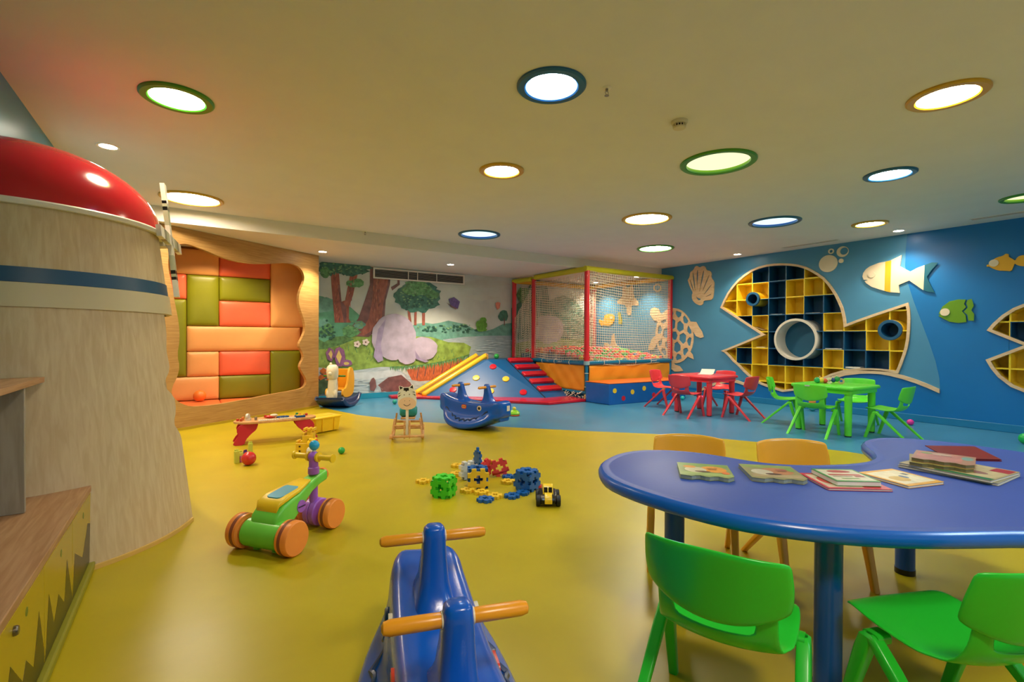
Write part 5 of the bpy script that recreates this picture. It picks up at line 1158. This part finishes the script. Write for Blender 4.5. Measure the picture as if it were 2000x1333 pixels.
# ---- interlocking square puzzle pieces
def piece_outline(s=.075,hole=True):
    """square connector with two rounded teeth per side and a cross-shaped hole"""
    o=[]; a=s; k=s*.30; d=s*.26
    side=[(-a,-a+.3*s),(-a+.0,-a+.3*s)]
    base=[( -s*.62,-s*.74),(-s*.62,-s),(-s*.18,-s),(-s*.18,-s*.74),(s*.18,-s*.74),(s*.18,-s),(s*.62,-s),(s*.62,-s*.74)]
    for q in range(4):
        c,n=math.cos(q*PI/2),math.sin(q*PI/2); o+=[(x*c-y*n,x*n+y*c) for x,y in base]
    h=[]; w_=s*.16; l=s*.42
    for q in range(4):
        c,n=math.cos(q*PI/2),math.sin(q*PI/2); h+=[(x*c-y*n,x*n+y*c) for x,y in ((-w_,-w_),(-w_,-l),(w_,-l))]
    return o,h
def piece(name,m,parent=None,mtx=None,s=.075,th=.02,hole=True):
    o,h=piece_outline(s); bm=B(); prism(bm,[[(x,y,-th/2) for x,y in o]]+([[(x,y,-th/2) for x,y in h]] if hole else []),(0,0,th))
    if mtx is not None: bmesh.ops.transform(bm,matrix=mtx,verts=bm.verts[:])
    return obj(name,bm,m,parent,bevel=.003,seg=2,ang=50)
def block_cube(label,loc,rot,mats,s=.062,tilt=(0,0)):
    t=thing('puzzle_cube',label,'toy cube',loc,(tilt[0],tilt[1],math.radians(rot)),'cubes built of interlocking pieces')
    T=Matrix.Translation; R=Matrix.Rotation; e=s*.88
    for i,mx in enumerate((T((0,-e,s))@R(PI/2,4,'X'),T((e,0,s))@R(PI/2,4,'Y'),T((0,e,s))@R(PI/2,4,'X'),T((-e,0,s))@R(PI/2,4,'Y'),T((0,0,s+e))@R(PI/4*0,4,'Z'),T((0,0,s-e)))):
        piece('face_piece',mats[i%len(mats)],t,mx,s*(1.06 if i==0 and len(mats)>1 else 1),.018+(.006 if i==0 and len(mats)>1 else 0))
    return t
PG=mat('piece_green','3fd02a',.35,.03,4); PB=mat('piece_blue','155fa8',.35,.04,4); PYE=mat('piece_yellow','ecc02a',.4,.04,4); PRD=mat('piece_red','dc4040',.4,.04,4); PWH=mat('piece_white','dcdcd6',.4)
def F(px,py,z=0): p=hit(px,py,'z',z); return (p.x,p.y,z)
c1=F(867,969); block_cube('bright green cube of interlocking puzzle pieces on the yellow floor',(c1[0],c1[1]+.0,0),38,[PG],.072)
t=block_cube('blue and yellow puzzle cube with a blue tower standing on it',(1.845,3.235,0),-25,[PYE,PB,PB,PB,PB,PB],.076)
M1=Matrix.Translation((0,0,.152+.075))@Matrix.Rotation(math.radians(25),4,'Z')@Matrix.Rotation(PI/2,4,'Y'); piece('tower_piece',PB,t,M1,.05,.02,hole=False)
bm=B(); box(bm,(0,0,.28),(.022,.03,.05)); obj('tower_tip',bm,PB,t,bevel=.004)
block_cube('dark blue cube of interlocking puzzle pieces with bits of red and yellow',(2.13,2.98,0),20,[PB],.074)
t=thing('puzzle_blocks','white interlocking blocks half hidden behind the blue tower','toy block',(1.93,3.47,0),.3)
for sgn in (-1,1): piece('face_piece',PWH,t,Matrix.Translation((sgn*.055,0,.075))@Matrix.Rotation(PI/2,4,'X')@Matrix.Rotation(.3*sgn,4,'Y'),.07,.05,hole=False)
t=thing('puzzle_blocks','two red interlocking pieces joined upright with star-shaped holes','toy block',(2.08,3.40,0),math.radians(-10))
for sgn,rr in ((-1,.55),(1,-.35)): piece('face_piece',PRD,t,Matrix.Translation((sgn*.058,-.01*sgn,.072))@Matrix.Rotation(rr,4,'Z')@Matrix.Rotation(PI/2,4,'X')@Matrix.Rotation(.3,4,'Z'),.072,.024)
bm=B(); prism(bm,[[(x,.03,z+.10) for x,z in rrect(.06,.06,.02,3)]],(0,.02,0)); obj('yellow_piece',bm,PYE,t)
for i,(px,py,m,rt,s,lb) in enumerate([(826,943,PYE,15,.05,'yellow interlocking piece lying farthest left, beside the green cube'),(858,938,PYE,30,.05,'yellow interlocking piece lying behind the green cube'),(893,928,PYE,10,.05,'yellow interlocking piece lying between the green cube and the blue tower'),(893,912,PYE,50,.05,'yellow interlocking piece lying behind the blue tower cube, on its left'),
    (913,961,PYE,20,.05,'yellow flat piece, left one of the row of three in front of the tower'),(941,965,PYE,25,.05,'yellow flat piece, middle one of the row of three in front of the tower'),(967,972,PYE,15,.05,'yellow flat piece, right one of the row of three in front of the tower'),
    (948,979,PB,40,.055,'blue flat piece lying nearest the camera in front of the tower'),(1000,972,PB,10,.05,'blue flat piece lying in front of the dark blue cube'),(1021,966,PB,35,.045,'small blue flat piece touching the dark blue cube'),
    (992,944,PYE,25,.05,'yellow flat piece lying left of the dark blue cube'),(993,934,PB,5,.045,'blue flat piece lying behind the yellow one beside the dark blue cube'),(1049,953,PRD,50,.035,'small red piece between the dark blue cube and the toy car')]):
    x,y,z=F(px,py); o=piece('puzzle_piece',m,None,None,s,.022); o.location=(x,y,.011); o.rotation_euler=(0,0,math.radians(rt)); tag(o,lb,'toy piece','loose interlocking pieces on the floor')

# toy car
t=thing('toy_car','small black and yellow toy car facing the camera on the yellow floor','toy car',(2.075,2.655,0),math.radians(-125))
bm=B(); secs=[]
for x,zb,zt,w_ in ((-.10,.03,.06,.05),(-.09,.02,.075,.062),(-.03,.02,.08,.065),(.04,.02,.075,.062),(.085,.02,.065,.058),(.10,.03,.05,.05)): secs.append([(x,a,(zb+zt)/2+b) for a,b in rrect(2*w_,zt-zb,.012,4)])
loft(bm,secs); obj('chassis',bm,M_BLK,t)
bm=B(); secs=[]
for x,z,w_ in ((-.085,.078,.03),(-.05,.118,.038),(-.01,.132,.036),(.02,.122,.034),(.045,.082,.036)): secs.append([(x,a,(z+.06)/2+b) for a,b in rrect(2*w_,z-.06,.008,3)])
loft(bm,secs); obj('cab',bm,Y_,t,ang=60)
bm=B(); loft(bm,[[(x,a,z+b) for a,b in rrect(.05,.008,.003,2)] for x,z in ((.03,.083),(.06,.079),(.09,.068),(.103,.05),(.104,.03))]); obj('bonnet_stripe',bm,Y_,t,ang=60)
bm=B()
for s in (-1,1): flat(bm,[(.0465,s*.004,.088),(.0465,s*.028,.088),(.026,s*.028,.117),(.026,s*.004,.117)])
obj('windscreen',bm,mat('toy_glass','15120e',.1),t,smooth=False)
for x in (-.06,.062):
    for s in (-1,1):
        bm=B(); lathe(bm,[(.012,-.014),(.034,-.014),(.038,-.010),(.038,.012),(.034,.016),(.012,.016)],(x,s*.068,.038),(0,1,0),24); obj('wheel',bm,mat('tyre_black','101010',.5),t)

# yellow block castle with a small lion figure
t=thing('block_castle','yellow castle of interlocking blocks with a small figure, in front of the storage bin','toy castle',(.945,5.03,0),math.radians(-30))
bm=B(); 
for x,y,z,a,b,c in ((0,0,.06,.16,.10,.12),(.03,.0,.155,.10,.09,.08),(.045,0,.215,.05,.06,.05)): box(bm,(x,y,z),(a,b,c))
o=obj('walls',bm,PYE,t,bevel=.004)
k=0
for x,z in ((-.07,.13),(-.03,.13),(.07,.205),(-.01,.205),(.0,.25),(.04,.25),(.08,.25),(.085,.13)):
    bm=B(); box(bm,(x,0,z),(.022,.085,.026)); obj('tooth',bm,PYE,t,bevel=.003)
for x,z in ((-.04,.045),(.03,.045),(-.04,.09),(.045,.15)): bm=B(); box(bm,(x,-.051,z),(.016,.004,.016)); obj('window_slot',bm,mat('castle_dark','4a3008',.6),t,smooth=False)
t=thing('toy_figure','small yellow and white animal figure leaning on the yellow block castle','toy',(.975,4.93,0),.5)
bm=B(); ball(bm,(0,0,.05),.045,sc=(1,.9,1.1)); obj('body',bm,mat('figure_white','e0d8c4',.5),t)
bm=B(); ball(bm,(.01,0,.125),.045); ball(bm,(-.02,-.01,.165),.014); ball(bm,(.045,-.01,.160),.014); obj('head',bm,Y_,t)
bm=B(); ball(bm,(.0,-.043,.125),.007,seg=8); ball(bm,(.028,-.04,.128),.007,seg=8); obj('eyes',bm,M_BLK,t)
bm=B(); ball(bm,(.035,-.02,.150),.018,sc=(1.4,1,.5)); obj('red_cap',bm,mat('cap_red','d03a3a',.5),t)

# building bricks standing beside the red ball
for px,py,h_,c,rt,lb in ((462,905,.125,'c8cf52',10,'tallest lime yellow brick standing left of the red ball'),(469.5,902,.10,'d0cf58',25,'shorter lime yellow brick right beside the tallest one'),(489,896,.16,'c8cf52',5,'lime yellow brick standing behind the red ball'),(472,903,.055,'d05a9a',15,'pink brick half hidden by the red ball'),(479,898,.09,'5a2f78',35,'purple brick behind the red ball')):
    x,y,z=F(px,py); m=mat('brick_'+c,c,.35); t=thing('toy_brick',lb,'toy brick',(x,y,0),math.radians(rt),'building bricks beside the red ball')
    w_=.036 if h_>.06 else .03; bm=B(); box(bm,(0,0,h_/2-.008),(w_,w_,h_-.016)); obj('brick_body',bm,m,t,bevel=.002)
    for sx in (-1,1): bm=B(); cyl(bm,(sx*w_*.25,0,h_-.016),(sx*w_*.25,0,h_),.008,n=14); obj('stud',bm,m,t)
def floorball(px,py,r,m,lb,z=0):
    x,y,_=F(px,py,0) if z==0 else F(px,py,z); bm=B(); ball(bm,(0,0,r),r,seg=26); o=obj('toy_ball',bm,m,loc=Vector((x,y,z))); tag(o,lb,'ball','balls lying on the floor'); return o
floorball(486,909,.060,mat('ball_red','cc2a28',.25,coat=.2),'red ball on the yellow floor beside the lime yellow bricks')
floorball(667,887,.033,BALLM['green'],'small green ball on the yellow floor behind the ride-on toy')
floorball(1333,782,.04,mat('ball_cyan','20b8b8',.3),'turquoise ball under the red table')
floorball(1372,782,.042,mat('ball_magenta','e83aa0',.3),'pink ball behind the red table leg')
floorball(1778,831,.040,mat('ball_magenta','e83aa0',.3),'pink ball on the blue floor at the skirting behind the lime chair')
floorball(2003,868,.06,mat('ball_bright_green','18b858',.3),'green ball on the blue floor at the right side of the view')
floorball(771,790,.04,mat('ball_sea_green','1a9a88',.3),'small sea-green ball on the floor at the left end of the red ramp mat')

# duck spinning toy
t=thing('duck_toy','lime green duck toy with an orange base behind the whale nose','toy',(3.98,5.90,0),.3)
bm=B(); lathe(bm,[(.07,0),(.08,.008),(.075,.022)],n=32); obj('base',bm,mat('duck_orange','d8582a',.35),t)
bm=B(); lathe(bm,[(.08,.022),(.085,.04),(.06,.07),(.03,.085)],n=32); obj('shell',bm,mat('duck_lime','8fd030',.3),t)
bm=B(); ball(bm,(0,0,.105),.026); ball(bm,(.022,-.01,.10),.010,sc=(1.4,1,.6)); obj('head',bm,mat('duck_yellow','e8d040',.35),t)

# small plush toys by the skirting behind the lime table
t=thing('plush_toy','small orange and turquoise soft toy at the skirting behind the lime table','toy',(8.25,3.75,0),.4)
bm=B(); ball(bm,(0,0,.06),.06,sc=(1,.9,1)); obj('body',bm,mat('plush_turquoise','3aa8a8',.8),t)
bm=B(); ball(bm,(0,0,.15),.05); ball(bm,(-.035,0,.195),.018); ball(bm,(.035,0,.195),.018); obj('head',bm,mat('plush_orange','e8904a',.8),t)
bm=B(); ball(bm,(-.07,0,.09),.02,sc=(1.6,1,1)); ball(bm,(.07,0,.09),.02,sc=(1.6,1,1)); obj('arms',bm,mat('plush_orange','e8904a',.8),t)

# ---- zebra rocking toy
t=thing('zebra_rocker','wooden rocking toy with a flat smiling zebra head on a white stick','rocking toy',(2.06,5.20,0),math.radians(-115))
# local: +X is the front (towards the camera)
for s in (-1,1):
    bm=B(); pts=[(-.24,.085),(-.18,.045),(-.09,.015),(0,.004),(.09,.012),(.17,.04),(.2,.06)]; up=[(x,z+.038) for x,z in pts]
    prism(bm,[[(x,s*.155,z) for x,z in pts+up[::-1]]],(0,s*.022,0)); obj('rocker_runner',bm,W_TOY,t,bevel=.003)
    for x0,x1,zt in ((.165,.12,.25),(-.17,-.14,.27)):
        bm=B(); loft(bm,[[(x+a,s*(.166-.03*f)+b,z) for a,b in rrect(.03,.02,.005,2)] for x,z,f in ((x0,.05,0),(x1,zt,1))]); obj('upright',bm,W_TOY,t)
    bm=B(); cyl(bm,(.20,s*.150,.065),(.20,s*.185,.065),.024,n=20); obj('runner_cap',bm,W_TOY,t,bevel=.003)
for x,z,r in ((.20,.065,.013),(.14,.17,.013),(-.15,.17,.013),(-.2,.085,.012)):
    bm=B(); cyl(bm,(x,-.158,z),(x,.158,z),r,n=14); obj('cross_bar',bm,W_TOY,t)
for s in (-1,1):
    bm=B(); box(bm,(.185,s*.028,.14),(.035,.016,.20)); obj('stick_cheek',bm,W_TOY,t,bevel=.003)
bm=B(); box(bm,(-.06,0,.235),(.2,.16,.02)); obj('seat_board',bm,W_TOY,t,bevel=.006)
bm=B(); secs=[[(-.09+a,b,z) for a,b in rrect(w_,d_,.03,4)] for w_,d_,z in ((.15,.15,.246),(.2,.19,.27),(.2,.19,.33),(.16,.15,.36))]; loft(bm,secs); obj('teal_saddle',bm,mat('saddle_teal','1a8a88',.5,.15,12),t,ang=70)
bm=B(); box(bm,(.175,0,.25),(.018,.030,.34)); obj('white_stick',bm,M_WHITE,t,bevel=.003)
def zp(x,y,f=.19): return (f,-(x-410)/857*.09*945/945*.0,0)
k_=.56/1000*1.03
def Z(x,y,f=.19): return (f,(x-412)*k_*1.0,.63-(y-100)*k_)
hd=[(262,120),(330,140),(345,150),(450,145),(490,110),(522,95),(535,140),(545,190),(572,240),(582,340),(592,420),(585,480),(560,530),(500,565),(412,578),(320,565),(262,520),(238,450),(240,380),(240,260),(268,200),(258,150)]
bm=B(); prism(bm,[[Z(x,y,.185) for x,y in hd]],(.012,0,0)); hz=obj('head_plate',bm,mat('zebra_white','ece6d2',.4),t,bevel=.003)
bm=B(); fx=.1975; KB=mat('zebra_black','1c1712',.4); NZ=mat('zebra_nose','eec9a2',.4)
prism(bm,[[Z(x,y,fx) for x,y in el(415,455,165,118,28)]],(.0012,0,0)); obj('nose_patch',bm,NZ,hz,smooth=False)
bm=B(); fy=.1978
for P in ([(272,125),(335,155),(285,195)],[(462,150),(515,110),(522,175)],[(348,158),(440,158),(447,215),(425,208),(395,235),(375,210),(348,212)],[(305,245),(255,262),(250,285)],[(308,285),(252,308),(248,338)],[(502,235),(545,232),(560,255)],[(508,272),(560,285),(572,312)]): prism(bm,[[Z(x,y,fy) for x,y in P]],(.001,0,0))
for x,y,r in ((360,292,9),(455,283,9),(368,403,6),(458,402,6)): prism(bm,[[Z(a,b,.1990) for a,b in el(x,y,r,r,12)]],(.001,0,0))
tube(bm,[Z(350+12.4*i,470+34*math.sin(PI*i/10)-8*i/10,.1995) for i in range(11)],.0028,6); obj('face_markings',bm,KB,hz,smooth=False)

# ---- dog rocking toy with yellow seat shell
t=thing('dog_rocker','rocking toy with a white dog front, yellow seat shell and navy base by the mural','rocking toy',(2.05,8.22,0),math.radians(-128)); t.scale=(.95,.95,1.13)
NV=mat('rocker_navy','16315f',.35,.05,5); WHD=mat('dog_white','e6dcc0',.4,.03,5); YS=mat('seat_shell_yellow','e8a41e',.35,.04,4)
bm=B(); secs=[]
for x,zb,zt in ((-.36,.12,.17),(-.30,.05,.16),(-.2,.015,.14),(-.05,0,.13),(.1,.005,.13),(.22,.04,.14),(.32,.09,.16),(.36,.13,.165)):
    secs.append([(x,a,(zb+zt)/2+b) for a,b in rrect(.46,zt-zb,.02,4)])
loft(bm,secs); obj('rocker_base',bm,NV,t,ang=60)
for s in (-1,1): bm=B(); tube(bm,[(x,s*.225,z) for x,z in ((-.37,.16),(-.28,.075),(-.12,.035),(.08,.035),(.24,.075),(.35,.15))],.034,10); obj('runner',bm,NV,t)
bm=B(); secs=[]
for z,cx_,a,b in ((.10,.27,.10,.15),(.16,.26,.12,.15),(.28,.23,.13,.16),(.38,.22,.12,.15),(.42,.22,.10,.13)): secs.append([(cx_+x,y,z) for x,y in rrect(a,b,min(a,b)*.4,5)])
loft(bm,secs); obj('dog_body',bm,WHD,t,ang=70)
bm=B(); secs=[]
for z,cx_,a,b in ((.41,.23,.10,.12),(.44,.235,.16,.17),(.52,.245,.19,.185),(.59,.24,.17,.17),(.62,.23,.10,.11)): secs.append([(cx_+x,y,z) for x,y in rrect(a,b,min(a,b)*.42,5)])
loft(bm,secs); ball(bm,(.24,-.03,.63),.022); ball(bm,(.325,0,.50),.035,sc=(1,1,.8)); hdd=obj('dog_head',bm,WHD,t,ang=70)
bm=B(); 
for dy in (.055,.075): ball(bm,(.31-dy*.4,dy,.55),.012,sc=(.6,.7,2)); 
obj('dog_eyes',bm,mat('eye_brown','3a1a10',.3),hdd)
bm=B(); ball(bm,(.27,.06,.20),.045,sc=(1,.8,1.6)); ball(bm,(.27,-.06,.20),.045,sc=(1,.8,1.6)); obj('dog_paws',bm,WHD,t)
bm=B(); P=smooth2([Vector((x,z,0)) for x,z in ((.18,.14),(-.24,.14),(-.30,.30),(-.29,.46),(-.22,.56),(-.12,.57),(-.06,.50),(-.02,.34),(.06,.27),(.18,.27))],2); prism(bm,[[(p.x,-.16,p.y) for p in P]],(0,.035,0)); prism(bm,[[(p.x,.125,p.y) for p in P]],(0,.035,0)); obj('side_shell',bm,YS,t,bevel=.01)
bm=B(); box(bm,(-.05,0,.25),(.30,.26,.03)); box(bm,(-.255,0,.38),(.03,.26,.32)); obj('seat',bm,YS,t,bevel=.01)
bm=B(); cyl(bm,(.16,-.19,.455),(.16,.19,.455),.012,n=16); obj('handle',bm,mat('handle_green','2f7a2a',.35),t)
